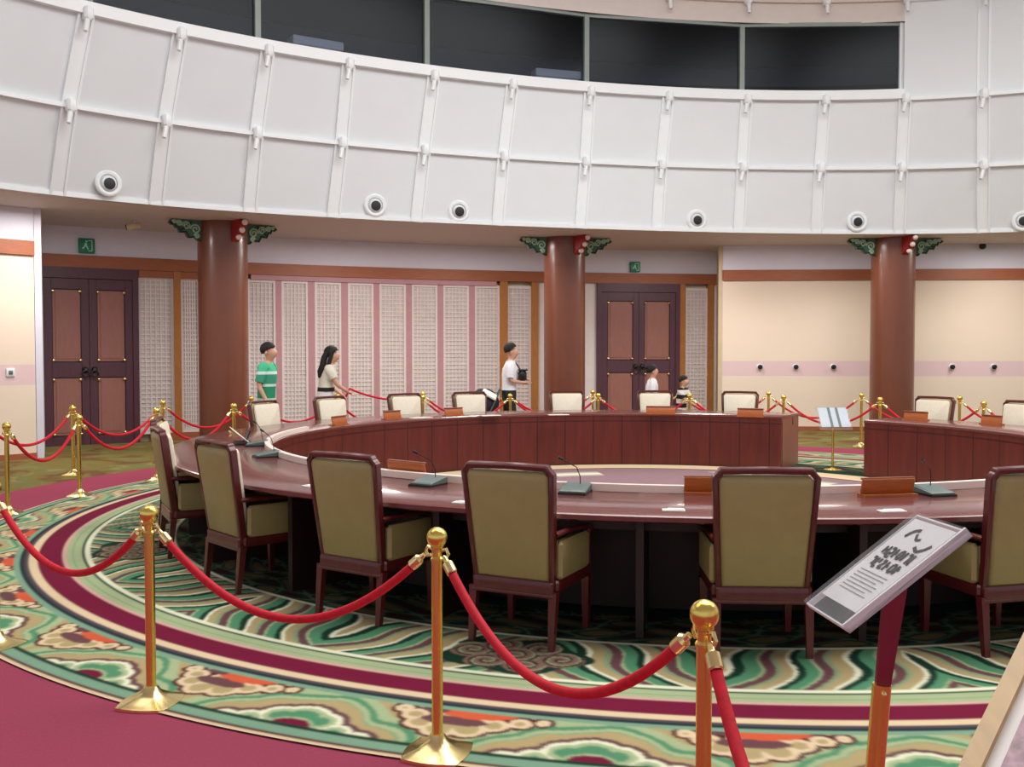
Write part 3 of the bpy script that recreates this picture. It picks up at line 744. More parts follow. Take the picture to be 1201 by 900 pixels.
# ------------------------------------------------------------------ patterned round carpet
def carpet():
    def c(*rgb): return np.array(lin(rgb)[:3])
    K = dict(white=c(232, 236, 204), cream=c(226, 204, 166), sage=c(168, 186, 142), sage2=c(142, 164, 124), green=c(86, 146, 108), dgreen=c(24, 58, 44), teal=c(126, 164, 138),
             mauve=c(108, 72, 76), tan=c(180, 162, 116), maroon=c(118, 26, 58), dred=c(84, 24, 36), orange=c(212, 96, 62), grey=c(84, 74, 82), gold=c(160, 128, 70), pink=c(214, 172, 158))
    th = np.concatenate([np.arange(-180, -75, 0.4), np.arange(-75, 24, 0.11), np.arange(24, 180, 0.4)])
    r = np.concatenate([np.arange(0.2, 3.2, 0.25), np.arange(3.2, 4.45, 0.02), np.arange(4.45, 6.672, 0.0105)])
    TH, R = np.meshgrid(th, r, indexing='ij')
    col = np.empty(TH.shape + (3,)); col[:] = c(150, 122, 128)
    def put(mask, k): col[mask] = K[k] if isinstance(k, str) else k
    rad = np.radians
    # inside the table: mauve field, pale ring and swung pale crescents
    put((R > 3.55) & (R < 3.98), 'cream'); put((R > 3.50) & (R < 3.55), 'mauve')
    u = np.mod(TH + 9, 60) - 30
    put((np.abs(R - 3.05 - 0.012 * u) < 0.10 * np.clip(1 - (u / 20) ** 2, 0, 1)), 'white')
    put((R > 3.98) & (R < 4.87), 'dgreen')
    # dark flecked belt under the chair backs, flecks darkened further to paint the shade
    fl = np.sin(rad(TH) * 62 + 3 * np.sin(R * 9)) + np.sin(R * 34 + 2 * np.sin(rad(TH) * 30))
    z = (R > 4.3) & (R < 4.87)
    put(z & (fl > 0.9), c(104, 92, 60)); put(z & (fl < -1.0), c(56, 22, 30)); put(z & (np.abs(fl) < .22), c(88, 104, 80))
    # striped zone: mirrored waves running out of medallions every 24 degrees
    S = np.mod(TH + 17.6 + 12, 24) - 12
    q = np.abs(S) * PI / 180 * 5.2
    t = (R - 4.9) / 0.645
    w = q - 0.30 * t - 0.05 * np.sin(t * 2 * PI * 1.0 + 0.6) + 0.02 * np.sin(q * 9)
    ph = np.mod(w / 0.33 + 0.25, 1.0)
    z = (R >= 4.895) & (R < 5.545)
    seg = [(0.00, 'white'), (0.085, 'tan'), (0.28, 'sage2'), (0.38, 'mauve'), (0.56, 'sage'), (0.62, 'green'), (0.85, 'dgreen')]
    for a, k in seg: put(z & (ph >= a), k)
    # medallion
    x = S * PI / 180 * 5.25; y = R - 5.235
    rho = np.hypot(x / 0.40, y / 0.29)
    lob = 1 + 0.10 * np.cos(5 * np.arctan2(y / .29, x / .40))
    inm = z & (rho < lob) & (np.mod(TH + 17.6 + 24, 48) - 24 > -12) & (np.mod(TH + 17.6 + 24, 48) - 24 < 12)
    put(inm, 'dgreen')
    for (mx, my, rr) in ((-.26, -.03, .13), (-.12, .13, .12), (.10, .15, .12), (.26, .02, .13), (.12, -.14, .12), (-.12, -.15, .12), (0, 0, .12)):
        dd = np.hypot(x - mx, y - my); aa = np.arctan2(y - my, x - mx)
        sp = np.mod(dd / 0.062 + aa / (2 * PI), 1.0)
        put(inm & (dd < rr) & (sp < .55), c(140, 108, 96)); put(inm & (dd < rr) & (sp >= .55) & (sp < .72), 'sage'); put(inm & (dd < rr) & (sp >= .72), c(40, 32, 34))
    # belts
    put((R >= 4.865) & (R < 4.90), 'white'); put((R >= 4.845) & (R < 4.865), 'dgreen')
    put((R >= 5.545) & (R < 5.59), 'white'); put((R >= 5.59) & (R < 5.612), 'dgreen')
    put((R >= 5.612) & (R < 5.74), 'sage'); put((R >= 5.672) & (R < 5.682), 'sage2'); put((R >= 5.725) & (R < 5.755), 'pink')
    put((R >= 5.755) & (R < 5.935), 'maroon'); put((R >= 5.935) & (R < 5.995), 'cream'); put((R >= 5.995) & (R < 6.035), 'grey'); put((R >= 6.035) & (R < 6.062), c(38, 52, 56)); put((R >= 6.062) & (R < 6.105), 'teal')
    # border of clouds: period 12 degrees
    z = (R >= 6.10) & (R < 6.52)
    so = (np.mod(TH + 29.2 + 6, 12) - 6) * PI / 180 * 6.3          # centred on the orange buds
    sg = (np.mod(TH + 23.4 + 6, 12) - 6) * PI / 180 * 6.3          # centred on the green clouds
    def union(s, cs): return np.min(np.stack([np.hypot(s - a, (R - b_) * k) - rr for a, b_, rr, k in cs]), axis=0)
    dg = union(sg, [(0, 6.43, .13, 1), (-.10, 6.44, .095, 1), (.10, 6.44, .095, 1), (-.22, 6.52, .07, 1), (.22, 6.52, .07, 1), (-.34, 6.545, .05, 1), (.34, 6.545, .05, 1)])
    flow = np.mod((dg + 0.02 * np.sin(so * 14)) / 0.19, 1.0)
    put(z, 'sage'); put(z & (flow > .30) & (flow < .55), 'tan'); put(z & (flow > .55) & (flow < .62), 'sage2'); put(z & (flow > .78) & (flow < .96), 'green'); put(z & (flow > .96), 'sage2')
    put(z & (dg < .085), 'tan'); put(z & (dg < .045), 'mauve'); put(z & (dg < .014), 'white'); put(z & (dg < -.014), 'sage'); put(z & (dg < -.045), 'green')
    put(z & (np.hypot(sg / .10, (R - 6.53) / .085) < 1.18), 'sage'); put(z & (np.hypot(sg / .10, (R - 6.53) / .085) < 1), 'maroon')
    do = union(so, [(-.30, 6.145, .045, 1), (-.22, 6.20, .065, 1), (-.16, 6.28, .075, 1), (-.05, 6.33, .085, 1), (.07, 6.30, .085, 1), (.17, 6.23, .07, 1), (.28, 6.18, .055, 1), (.38, 6.15, .035, 1), (0, 6.2, .13, 1)])
    put(z & (do < .022), 'dred'); put(z & (do < 0), 'cream'); put(z & (do < -.03), 'tan')
    put(z & (np.hypot((so + .02) / .16, (R - 6.225) / .052) < 1), 'mauve')
    put(z & (np.hypot((so - .05) / .20, (R - 6.10) / .085) < 1), 'orange'); put(z & (np.hypot((so + .15) / .07, (R - 6.12) / .03) < 1), 'mauve')
    # outer belts
    put((R >= 6.515) & (R < 6.545), 'dgreen'); put((R >= 6.545) & (R < 6.618), 'teal'); put((R >= 6.618) & (R < 6.642), 'dred'); put(R >= 6.642, 'cream')
    j0 = int(np.searchsorted(r, 4.45))                     # soften the woven edges a little
    for ax in (0, 1):
        g = col[:, j0:]; col[:, j0:] = 0.64 * g + 0.18 * np.roll(g, 1, ax) + 0.18 * np.roll(g, -1, ax) if ax == 0 else np.concatenate([g[:, :1], 0.64 * g[:, 1:-1] + 0.18 * g[:, :-2] + 0.18 * g[:, 2:], g[:, -1:]], 1)
    n, k = TH.shape
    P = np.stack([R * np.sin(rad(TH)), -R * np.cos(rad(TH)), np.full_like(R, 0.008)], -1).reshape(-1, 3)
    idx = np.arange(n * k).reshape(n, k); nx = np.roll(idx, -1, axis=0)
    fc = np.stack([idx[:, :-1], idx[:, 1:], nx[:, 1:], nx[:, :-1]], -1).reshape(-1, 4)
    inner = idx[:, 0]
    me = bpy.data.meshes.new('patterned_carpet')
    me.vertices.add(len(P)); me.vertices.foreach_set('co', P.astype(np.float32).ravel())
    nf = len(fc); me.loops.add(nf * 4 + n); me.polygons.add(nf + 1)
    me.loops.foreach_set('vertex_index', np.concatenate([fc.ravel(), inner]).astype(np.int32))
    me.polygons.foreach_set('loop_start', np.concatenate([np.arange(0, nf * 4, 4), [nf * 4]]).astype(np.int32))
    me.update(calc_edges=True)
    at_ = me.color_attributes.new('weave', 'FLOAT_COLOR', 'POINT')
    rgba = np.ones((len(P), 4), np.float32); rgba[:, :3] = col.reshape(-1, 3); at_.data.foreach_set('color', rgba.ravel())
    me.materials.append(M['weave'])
    o = bpy.data.objects.new('patterned_carpet', me); COL.objects.link(o); o.location = (CX, CY, 0)
    tag(o, 'round green patterned carpet with maroon ring under the conference table', 'carpet')
carpet()

# ------------------------------------------------------------------ the round table
RI, RO, ZTOP = 4.02, 4.95, 0.75
A0, A1 = 147.5 - 360, 130.8                                # the ring is open between 130.8 and 147.5 degrees
def arc(a0, a1, n): return [a0 + (a1 - a0) * i / n for i in range(n + 1)]
def ringpath(r, a0=A0, a1=A1, n=170):
    out = []
    for a in arc(a0, a1, n):
        q = math.radians(a); out.append((Vector((r * math.sin(q), -r * math.cos(q), 0)), Vector((math.sin(q), -math.cos(q), 0))))
    return out
table = empty('conference_table', (CX, CY, 0)); tag(table, 'huge ring-shaped mahogany conference table open at one gap', 'table')
b = MB(); b.sweep(ringpath(RI), [(0, .712), (-.012, .722), (-.012, .742), (0, .75), (RO - RI - .012, .75), (RO - RI, .742), (RO - RI, .716), (RO - RI - .02, .705)])
b.build('tabletop', M['table_top'], table)
b = MB(); b.sweep(ringpath(RI), [(0.0, .0), (0.0, .715), (0.04, .715), (0.04, .0)]); b.build('inner_panel', M['panel_wood'], table)
b = MB(); b.sweep(ringpath(RI, -103, 62, 100), [(0.0, .752), (0.0, .80), (0.05, .80), (0.05, .752)]); b.build('inner_strip', M['inner_pale'], table)  # pale raised strip, round the near part of the inner edge only
b = MB(); b.sweep(ringpath(RI), [(0.042, .0), (0.042, .70), (0.06, .70), (0.06, .0)]); b.build('shade_panel', M['table_shade'], table)  # dark sheet added to stand in for the shade under the table
b = MB(); b.sweep(ringpath(RO), [(-.40, .60), (-.40, .71), (-.37, .71), (-.37, .60)]); b.build('apron', M['table_shade'], table)
for a in (A0, A1):
    q = math.radians(a); e = Vector((math.sin(q), -math.cos(q), 0)); tt = Vector((math.cos(q), math.sin(q), 0)) * (0.02 if a == A0 else -0.02)
    b = MB(); c = e * ((RI + RO - .1) / 2) + tt
    b.box((c.x, c.y, .3565), (.035, RO - RI - .1, .713), q); b.build('end_panel', M['end_wood'], table, smooth=False)
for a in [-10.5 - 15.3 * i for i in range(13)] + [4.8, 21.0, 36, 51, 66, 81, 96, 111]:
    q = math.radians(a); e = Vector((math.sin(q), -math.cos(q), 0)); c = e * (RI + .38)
    b = MB(); b.box((c.x, c.y, .355), (.045, .70, .70), q); b.build('leg', M['table_shade'], table, smooth=False)

# ------------------------------------------------------------------ chairs
def make_chair():
    root = empty('conference_chair')
    rec = math.radians(8)
    def bk(x, h, d=0.0):                                   # point on the reclined back: h above its foot, d forwards
        return Vector((x, -0.235 - math.sin(rec) * h + d * math.cos(rec), 0.385 + math.cos(rec) * h + d * math.sin(rec)))
    Hh, W, WB = 0.64, 0.270, 0.235
    # upholstery: outer shell, and the plump front pad
    def pad(h0, h1, w0, w1, d0, d1, n=0.03):
        rings = []
        for d, k in ((d0, n), (d0 + (d1 - d0) * .25, 0), (d0 + (d1 - d0) * .75, 0), (d1, n)):
            ring = []
            H0, H1 = h0 + k, h1 - k; wa, wb = w0 - k, w1 - k; c = 0.028
            for x, h in ((-wa, H0), (wa, H0), (wb, H1 - c), (wb - c * .5, H1 - c * .4), (wb - c, H1), (-wb + c, H1), (-wb + c * .5, H1 - c * .4), (-wb, H1 - c)): ring.append(bk(x, h, d))
            rings.append(ring)
        b = MB(); b.loft(rings); return b
    pad(0.0, Hh - .02, WB - .012, W - .02, -.035, .03, .022).build('backrest', M['leather'], root, angle=60)
    pad(0.09, Hh - .035, WB - .022, W - .032, .03, .075, .03).build('back_cushion', M['leather_front'], root, angle=60)
    # wooden surround with stepped corners
    b = MB()
    t = 0.02
    pts = [(-WB, -.02), (-W, Hh - .035), (-W + .022, Hh - .012), (-W + .03, Hh + .004), (0, Hh + .008), (W - .03, Hh + .004), (W - .022, Hh - .012), (W, Hh - .035), (WB, -.02)]
    rr = []
    for i, (x, h) in enumerate(pts):
        rr.append(bk(x, h))
    for p, q in zip(rr[:-1], rr[1:]):
        d = (q - p); L = d.length; d.normalize(); n_ = Vector((0, math.cos(rec), math.sin(rec))); s = d.cross(n_).normalized()
        R = Matrix((s, n_, d)).transposed(); b.bbox((p + q) / 2, (0.032, 0.055, L + .024), .008, m=R)
    b.build('back_frame', M['mahogany'], root)
    b = MB()
    b.bbox((0, .01, .355), (.54, .50, .065), .012); b.bbox((0, -.245, .342), (.50, .055, .088), .010); b.bbox((0, -.25, .305), (.515, .05, .022), .006); b.build('seat_rail', M['mahogany'], root)
    b = MB(); b.bbox((0, .035, .435), (.46, .47, .115), .03); b.build('seat', M['leather_front'], root)
    for s in (-1, 1):
        b = MB(); b.bbox((s * .252, .005, .495), (.05, .43, .215), .018); b.build('side_panel', M['leather'], root)
        b = MB()
        b.tube([(s * .255, -.26, .645), (s * .262, -.1, .648), (s * .264, .1, .640), (s * .262, .235, .615), (s * .262, .25, .595)], [(.024, .016)] * 5, 10)
        b.tube([(s * .262, .235, .61), (s * .258, .235, .40)], [.018, .02], 8)
        b.build('armrest', M['mahogany'], root)
        for y, lean in ((-.245, -.035), (.235, .0)):
            b = MB(); R = Matrix.Identity(3)
            rings = []
            for z, k, ly in ((.325, .024, 0), (.16, .020, lean * .5), (.0, .016, lean)):
                rings.append([(s * .248 + dx * k, y + ly + dy * k, z) for dx, dy in ((-1, -1), (1, -1), (1, 1), (-1, 1))])
            b.loft(rings); b.build('leg', M['mahogany'], root, smooth=False)
    return root
chairs = [(13.6, 4.83, 0, 'cream leather armchair cut off by the right edge, behind the tilted sign'),
          (-2.8, 4.76, 0, 'cream leather armchair seen square from behind, left of the tilted sign'),
          (-18.0, 4.80, -8, 'cream leather armchair seen from behind at the near table edge, behind the middle rope'),
          (-31.2, 4.74, -2, 'cream leather armchair seen from behind, left of the middle near rope post'),
          (-46.2, 4.74, -2, 'cream leather armchair turned half side-on at the left of the near table edge'),
          (-62.6, 4.72, 0, 'leftmost cream armchair, seen from its side'),
          (-77.0, 4.72, 0, 'cream armchair mostly hidden behind the leftmost armchair'),
          (-113.7, 4.86, 0, 'far armchair facing us in front of the man in green'),
          (-128.0, 4.9, 0, 'far armchair facing us in front of the woman with long hair'),
          (-142.4, 4.9, 0, 'far armchair facing us, second left of the man in the white shirt'),
          (-154.4, 4.9, 0, 'far armchair facing us beside the black stroller'),
          (-171.8, 4.9, 0, 'far armchair facing us in front of the middle column'),
          (172.8, 4.9, 0, 'far armchair facing us in front of the girl in white'),
          (158.4, 4.9, 0, 'far armchair facing us at the left end of the table gap'),
          (126.7, 4.9, 0, 'far armchair facing us just right of the right column'),
          (112.5, 4.88, 0, 'far armchair facing us, cut off by the right edge of the photo')]
proto = make_chair()
for i, (a, r, tw, lab) in enumerate(chairs):
    o = proto if i == 0 else copy_tree(proto)
    p = pol(r, a); o.location = p; o.rotation_euler.z = math.radians(a + tw)
    tag(o, lab, 'chair', 'cream armchairs round the conference table')

# ------------------------------------------------------------------ things on the table
def face_rot(p): return math.atan2(p.x - CX, -(p.y - CY))   # local +Y points to the table centre
def nameplate(px, py, label, w=0.36):
    p = at(px, py, ZTOP); r = empty('nameplate', p, face_rot(p)); tag(r, label, 'nameplate', 'wooden nameplates on the conference table')
    b = MB(); b.box((0, 0, .008), (w, .10, .016)); b.build('base', M['name_wood'], r, smooth=False)
    b = MB(); R = Matrix.Rotation(math.radians(14), 3, 'X'); b.bbox((0, .0, .062), (w, .018, .10), .004, m=R); b.build('plate', M['name_wood'], r)
    b = MB(); b.bbox((0, .0, .113), (w + .004, .024, .012), .004); b.build('top_edge', M['end_wood'], r)
def microphone(px, py, label, lean=-0.09, sc=1.0):
    p = at(px, py, ZTOP); r = empty('microphone', p, face_rot(p)); tag(r, label, 'microphone', 'gooseneck microphones on the conference table'); r.scale = (sc,) * 3
    b = MB(); rings = []
    for z, k, y1 in ((0, 1, .10), (.012, 1.0, .10), (.05, .86, .085), (.055, .80, .07)):
        y0 = -.10 * k
        if z > .03: y0 = -.02
        rings.append([(-.085 * k, y0, z), (.085 * k, y0, z), (.085 * k, y1, z), (-.085 * k, y1, z)])
    b.loft([[(-.085, -.10, 0), (.085, -.10, 0), (.085, .10, 0), (-.085, .10, 0)], [(-.085, -.10, .02), (.085, -.10, .02), (.085, .10, .05), (-.085, .10, .05)], [(-.075, -.085, .028), (.075, -.085, .028), (.075, .085, .058), (-.075, .085, .058)]])
    b.build('base', M['mic'], r, smooth=False)
    b = MB(); b.box((0, -.01, .006), (.18, .21, .012)); b.build('foot', M['black'], r, smooth=False)
    b = MB(); b.tube([(.02, .05, .05), (.02, .045, .10), (.0, .03, .16), (lean * .7, .0, .20), (lean, -.02, .215)], .0032, 8); b.build('gooseneck', M['black'], r)
    b = MB(); b.tube([(lean * .9, -.015, .212), (lean * 1.2, -.035, .228)], [.008, .010], 8); b.build('mic_head', M['black'], r)
def paper(px, py, label, w=0.16, d=0.07):
    p = at(px, py, ZTOP); b = MB(); b.bbox((0, 0, .004), (w, d, .008), .002); b.box((w * .1, d * .1, .010), (w * .7, d * .7, .005))
    o = b.build('note_card', M['white_paper']); o.location = p; o.rotation_euler.z = face_rot(p); tag(o, label, 'card', 'white cards lying on the conference table')
nameplate(477, 560, 'wooden nameplate between the near microphone and the third armchair from the left')
nameplate(836, 580, 'wooden nameplate half hidden by the square-on armchair')
nameplate(1041, 582, 'wooden nameplate above the tilted sign on the near table')
nameplate(398, 499, 'wooden nameplate on the far table before the woman with long hair', .30)
nameplate(460, 492, 'wooden nameplate on the far table left of the man in the white shirt', .30)
nameplate(532, 488, 'wooden nameplate on the far table beside the black stroller', .3)
nameplate(775, 486, 'wooden nameplate on the far table in front of the girl in white', .42)
nameplate(880, 489, 'wooden nameplate on the far table at the left of the gap', .36)
nameplate(1074, 493, 'wooden nameplate on the far table right of the gap', .34)
nameplate(1163, 498, 'wooden nameplate on the far table near the right edge', .3)
microphone(503, 569, 'gooseneck microphone beside the wooden nameplate on the near table')
microphone(675, 578, 'gooseneck microphone on the near table right of the middle armchair')
microphone(1094, 580, 'gooseneck microphone right of the wooden nameplate above the tilted sign')
microphone(314, 536, 'gooseneck microphone at the far left of the table')
microphone(302, 523, 'gooseneck microphone behind another at the far left of the table')
paper(790, 599.5, 'white card on the near table left of the square-on armchair', .13)
paper(1046, 600.5, 'white card on the near table just above the tilted sign', .15)
paper(542, 590.5, 'white card on the near table left of the middle armchair', .11)
paper(362, 571, 'white card on the near table left of the third armchair', .08)
paper(494, 490.5, 'white card on the far table in front of the second far armchair', .34, .1)
paper(575, 488, 'white card on the far table below the black stroller', .3, .1)
paper(655, 487, 'white card on the far table before the middle column', .3, .1)
paper(306, 520, 'white card by the far left microphone', .16, .1)
p = at(281, 521, ZTOP); r = empty('paper_holder', p, math.radians(-70)); tag(r, 'white sheet in a slanted holder at the far left end of the table', 'paper holder')
b = MB(); R = Matrix.Rotation(math.radians(50), 3, 'X'); b.bbox((0, 0, .09), (.30, .008, .22), .003, m=R); b.build('sheet', M['white_paper'], r)
b = MB(); b.bbox((0, .03, .012), (.30, .16, .024), .005); b.box((0, .07, .08), (.25, .012, .13), 0, m=Matrix.Rotation(math.radians(-20), 3, 'X')); b.build('stand', M['black'], r)

# ------------------------------------------------------------------ rope posts and velvet ropes
HK = 0.835
def make_post():
    root = empty('rope_post')
    b = MB()
    rings = []
    for z, k in ((0, .135), (.014, .135), (.020, .12), (.035, .075), (.060, .045), (.085, .030)):
        n = 32; ring = []
        for i in range(n):
            a = 2 * PI * i / n + PI / 4
            sq = 1 / max(abs(math.cos(a - PI / 4)), abs(math.sin(a - PI / 4)))
            f = 1 + (sq - 1) * (0.55 if k > .05 else 0.0)
            ring.append((k * f * math.cos(a - PI / 4 + .4), k * f * math.sin(a - PI / 4 + .4), z))
        rings.append(ring)
    b.loft(rings); b.build('base', M['brass_pale'], root, angle=50)
    b = MB(); b.lathe([(.023, .08), (.023, .80), (.027, .803), (.027, .812), (.021, .82), (.021, .85), (.028, .855), (.028, .863), (.016, .868), (.016, .88)], 20); b.build('pole', M['brass'], root)
    b = MB(); b.sphere((0, 0, .897), .043, 22, 14); b.build('ball', M['brass'], root)
    for s in (-1, 1):
        b = MB(); b.tube([(s * .02, 0, HK + .01), (s * .05, 0, HK + .02), (s * .062, 0, HK), (s * .05, 0, HK - .018), (s * .035, 0, HK - .012)], .007, 8); b.build('hook', M['brass_pale'], root)
    return root
pproto = make_post(); used = [False]
def put_post(p, rz, label):
    o = pproto if not used[0] else copy_tree(pproto); used[0] = True
    o.location = (p.x, p.y, 0); o.rotation_euler.z = rz
    tag(o, label, 'rope post', 'brass rope posts')
    return o
def put_rope(a, c, label, sag=0.34, peak=None, r=0.0185):
    a = Vector((a.x, a.y, 0)); c = Vector((c.x, c.y, 0)); d = (c - a).normalized()
    A_ = a + d * .058 + Vector((0, 0, HK - .012)); C_ = c - d * .058 + Vector((0, 0, HK - .012))
    root = empty('velvet_rope', A_); tag(root, label, 'velvet rope', 'red velvet ropes between the brass posts')
    def cat(P, Q, s, n=22):
        out = []
        for i in range(n + 1):
            t = i / n; q = P.lerp(Q, t); k = 1 - (2 * t - 1) ** 2
            q.z -= s * k; out.append(q)
        return out
    pts = cat(A_, C_, sag) if peak is None else cat(A_, peak, .05, 10) + cat(peak, C_, .10, 14)[1:]
    pts = [p - A_ for p in pts]
    b = MB(); b.tube(pts[1:-1] if peak is None else pts, r, 12); b.build('rope', M['velvet'], root)
    for p, q in ((pts[0], pts[2]), (pts[-1], pts[-3])):
        e = (q - p).normalized(); b = MB(); b.tube([p, p + e * .02, p + e * .03, p + e * .075, p + e * .08], [.010, .012, .023, .023, .019], 14); b.build('ferrule', M['brass_pale'], root)
PA, PB_, PC, PD = Vector((0.558, 2.82, 0)), Vector((-0.307, 3.99, 0)), Vector((-1.70, 4.57, 0)), Vector((-2.90, 5.46, 0))
PE = Vector((0.70, 1.40, 0))
def dirz(a, c): d = c - a; return math.atan2(d.y, d.x)
put_post(PA, math.radians(-70), 'nearest brass rope post, cut off by the bottom edge')
put_post(PB_, dirz(PA, PC), 'near brass rope post standing at the middle of the carpet edge')
put_post(PC, dirz(PB_, PD), 'near brass rope post at the left, on the carpet edge')
D2 = pol(6.6, -55.5)
put_post(PD, dirz(PC, D2), 'brass rope post at the left edge of the photo, only its foot showing')
put_post(PE, PI / 2, 'brass rope post next to the camera, out of view')
put_post(D2, dirz(PD, pol(6.6, -68)), 'brass rope post just beyond the left edge of the photo')
put_rope(PB_, PA, 'nearest red rope, hanging between the middle and the nearest post')
put_rope(PC, PB_, 'red rope hanging between the left and the middle near posts')
put_rope(PD, PC, 'red rope hanging from the left edge to the left near post', .30)
put_rope(PA, PE, 'red rope dropping from the nearest post towards the camera', .34)
inner = [Vector((-5.13, 9.93, 0)), Vector((-4.94, 11.16, 0)), Vector((-4.54, 12.5, 0)), Vector((-3.85, 13.55, 0))] + [pol(6.6, a) for a in (-139, -152.3, -165.7, -179, 167.5, 154, 140.7, 127.1, 113.5)]
outer = [pol(7.95, a) for a in (-98.8, -110.4, -121.8, -133.3, -144.8, -156.3, -167.8, 180.7, 169.2, 157.7, 146.2, 134.7, 123.2, 111.7)]
for nm, L_, w in (('inner', inner, 'inner'), ('outer', outer, 'outer')):
    n = len(L_)
    for i, p in enumerate(L_):
        a = L_[max(i - 1, 0)]; c = L_[min(i + 1, n - 1)]
        put_post(p, dirz(a, c), 'far brass rope post, %s from the left along the %s rope line round the table' % (ORD[i], w))
    for i in range(n - 1):
        pk = None
        if nm == 'outer' and i == 4: pk = atY(410, 456, 16.75)
        if nm == 'inner' and i == 9: pass
        lab = 'far red rope, %s from the left along the %s rope line' % (ORD[i], w)
        if pk is not None: lab = 'far red rope lifted up by the hand of the woman'
        put_rope(L_[i], L_[i + 1], lab, .34, pk)

# ------------------------------------------------------------------ sign stands
def rect_board(b, A, u, v, n, u0, u1, v0, v1, d0, d1):
    vs = []
    for d in (d0, d1):
        for s, t in ((u0, v0), (u1, v0), (u1, v1), (u0, v1)): vs.append(A + u * s + v * t + n * d)
    b.add(vs, [(3, 2, 1, 0), (4, 5, 6, 7), (0, 1, 5, 4), (1, 2, 6, 5), (2, 3, 7, 6), (3, 0, 4, 7)])
# near one: tilted acrylic panel, text running across the short side
A_ = Vector((.872, 2.885, .912)); u = Vector((.028, -.265, 0)); v = Vector((.318, -.02, .268))
n = u.cross(v).normalized()
if n.z < 0: n = -n
sg = empty('sign_stand', (1.0, 2.75, 0)); tag(sg, 'clear tilted sign with white printed sheet on a brass pole, near right', 'sign')
og = Vector((1.0, 2.75, 0)); AA = A_ - og
b = MB(); rect_board(b, AA, u, v, n, 0, 1, 0, 1, 0, .012); rect_board(b, AA, u, v, n, 0, 1, 0, 1, -.018, -.004); ac = b.build('acrylic_panel', M['acrylic'], sg, smooth=False)
b = MB()
for u0, u1, v0, v1, d1 in ((0, .02, 0, 1, .0), (.97, 1, 0, 1, .012), (0, 1, 0, .012, .0), (0, 1, .988, 1, .0)): rect_board(b, AA, u, v, n, u0, u1, v0, v1, -.018, d1)
b.build('panel_edge', M['rail_white'], sg, smooth=False)
b = MB(); rect_board(b, AA, u, v, n, .04, .86, .13, .965, -.003, -.001); sh = b.build('printed_sheet', M['sheet'], sg, smooth=False)
b = MB()
def P2(s, t, d=.0005): return AA + u * (.04 + .82 * s) + v * (.13 + .835 * t) + n * d
def stroke(b, pts, w, d=.0005):
    for (s0, t0), (s1, t1) in zip(pts[:-1], pts[1:]):
        p, q = P2(s0, t0, d), P2(s1, t1, d); e = (q - p).normalized(); k = e.cross(n).normalized() * w
        b.add([p - k, p + k, q + k, q - k], [(0, 1, 2, 3)])
stroke(b, [(.22, .80), (.26, .86), (.33, .895), (.40, .90)], .0065)
stroke(b, [(.40, .86), (.50, .80), (.58, .82)], .005)
stroke(b, [(.62, .74), (.74, .70), (.84, .74), (.90, .80)], .006)
gl = [  # two rows of heavy angular characters
    [(.16, .66), (.16, .58)], [(.16, .62), (.24, .62)], [(.24, .67), (.24, .57)], [(.29, .66), (.37, .66), (.37, .60), (.29, .60), (.29, .56), (.38, .56)], [(.43, .67), (.43, .57)], [(.43, .62), (.48, .62)],
    [(.53, .66), (.60, .66), (.60, .58), (.53, .58), (.53, .66)], [(.66, .67), (.66, .57)], [(.72, .66), (.79, .66), (.79, .56)], [(.84, .67), (.84, .57), (.88, .57)],
    [(.14, .52), (.22, .52), (.22, .44)], [(.27, .53), (.27, .43), (.34, .43)], [(.34, .53), (.34, .48)], [(.40, .52), (.48, .52), (.40, .44), (.49, .44)], [(.54, .53), (.54, .43)], [(.54, .48), (.60, .48)], [(.66, .52), (.74, .52), (.74, .44), (.66, .44), (.66, .52)], [(.80, .53), (.80, .43)], [(.80, .49), (.86, .49)]]
for g in gl: stroke(b, g, .0055)
b.build('lettering', M['ink'], sh, smooth=False)
b = MB()
for k in range(7):
    t = .37 - .038 * k
    stroke(b, [(.14, t), (.86 - .1 * (k % 3 == 2), t)], .0016)
b.build('small_print', M['ink_grey'], sh, smooth=False)
b = MB()   # flat wine-red blade under the panel
p0 = P2(.55, .42, -.02); p1 = P2(.55, .70, -.02)
for s in (0,):
    w = Vector((0, .008, 0))
    q0 = Vector((1.025, 2.74, .70)) - og; q1 = Vector((1.065, 2.74, .70)) - og
    vs = []
    for k in (-1, 1):
        for q in (p0, p1, q1, q0): vs.append(q + w * k)
    b.add(vs, [(0, 1, 2, 3), (7, 6, 5, 4), (0, 4, 5, 1), (1, 5, 6, 2), (2, 6, 7, 3), (3, 7, 4, 0)])
b.build('blade_bracket', M['wine'], sg, smooth=False)
b = MB(); b.tube([Vector((1.0, 2.75, .02)) - og, Vector((1.045, 2.74, .72)) - og], .026, 20); b.build('pole', M['brass'], sg)
b = MB(); b.lathe([(.15, 0), (.15, .012), (.13, .02), (.04, .03), (.03, .05)], 28); b.build('base', M['brass'], sg)
b = MB(); b.sphere(Vector((1.04, 2.71, .70)) - og, .008, 10, 6); b.build('screw', M['brass_pale'], sg)

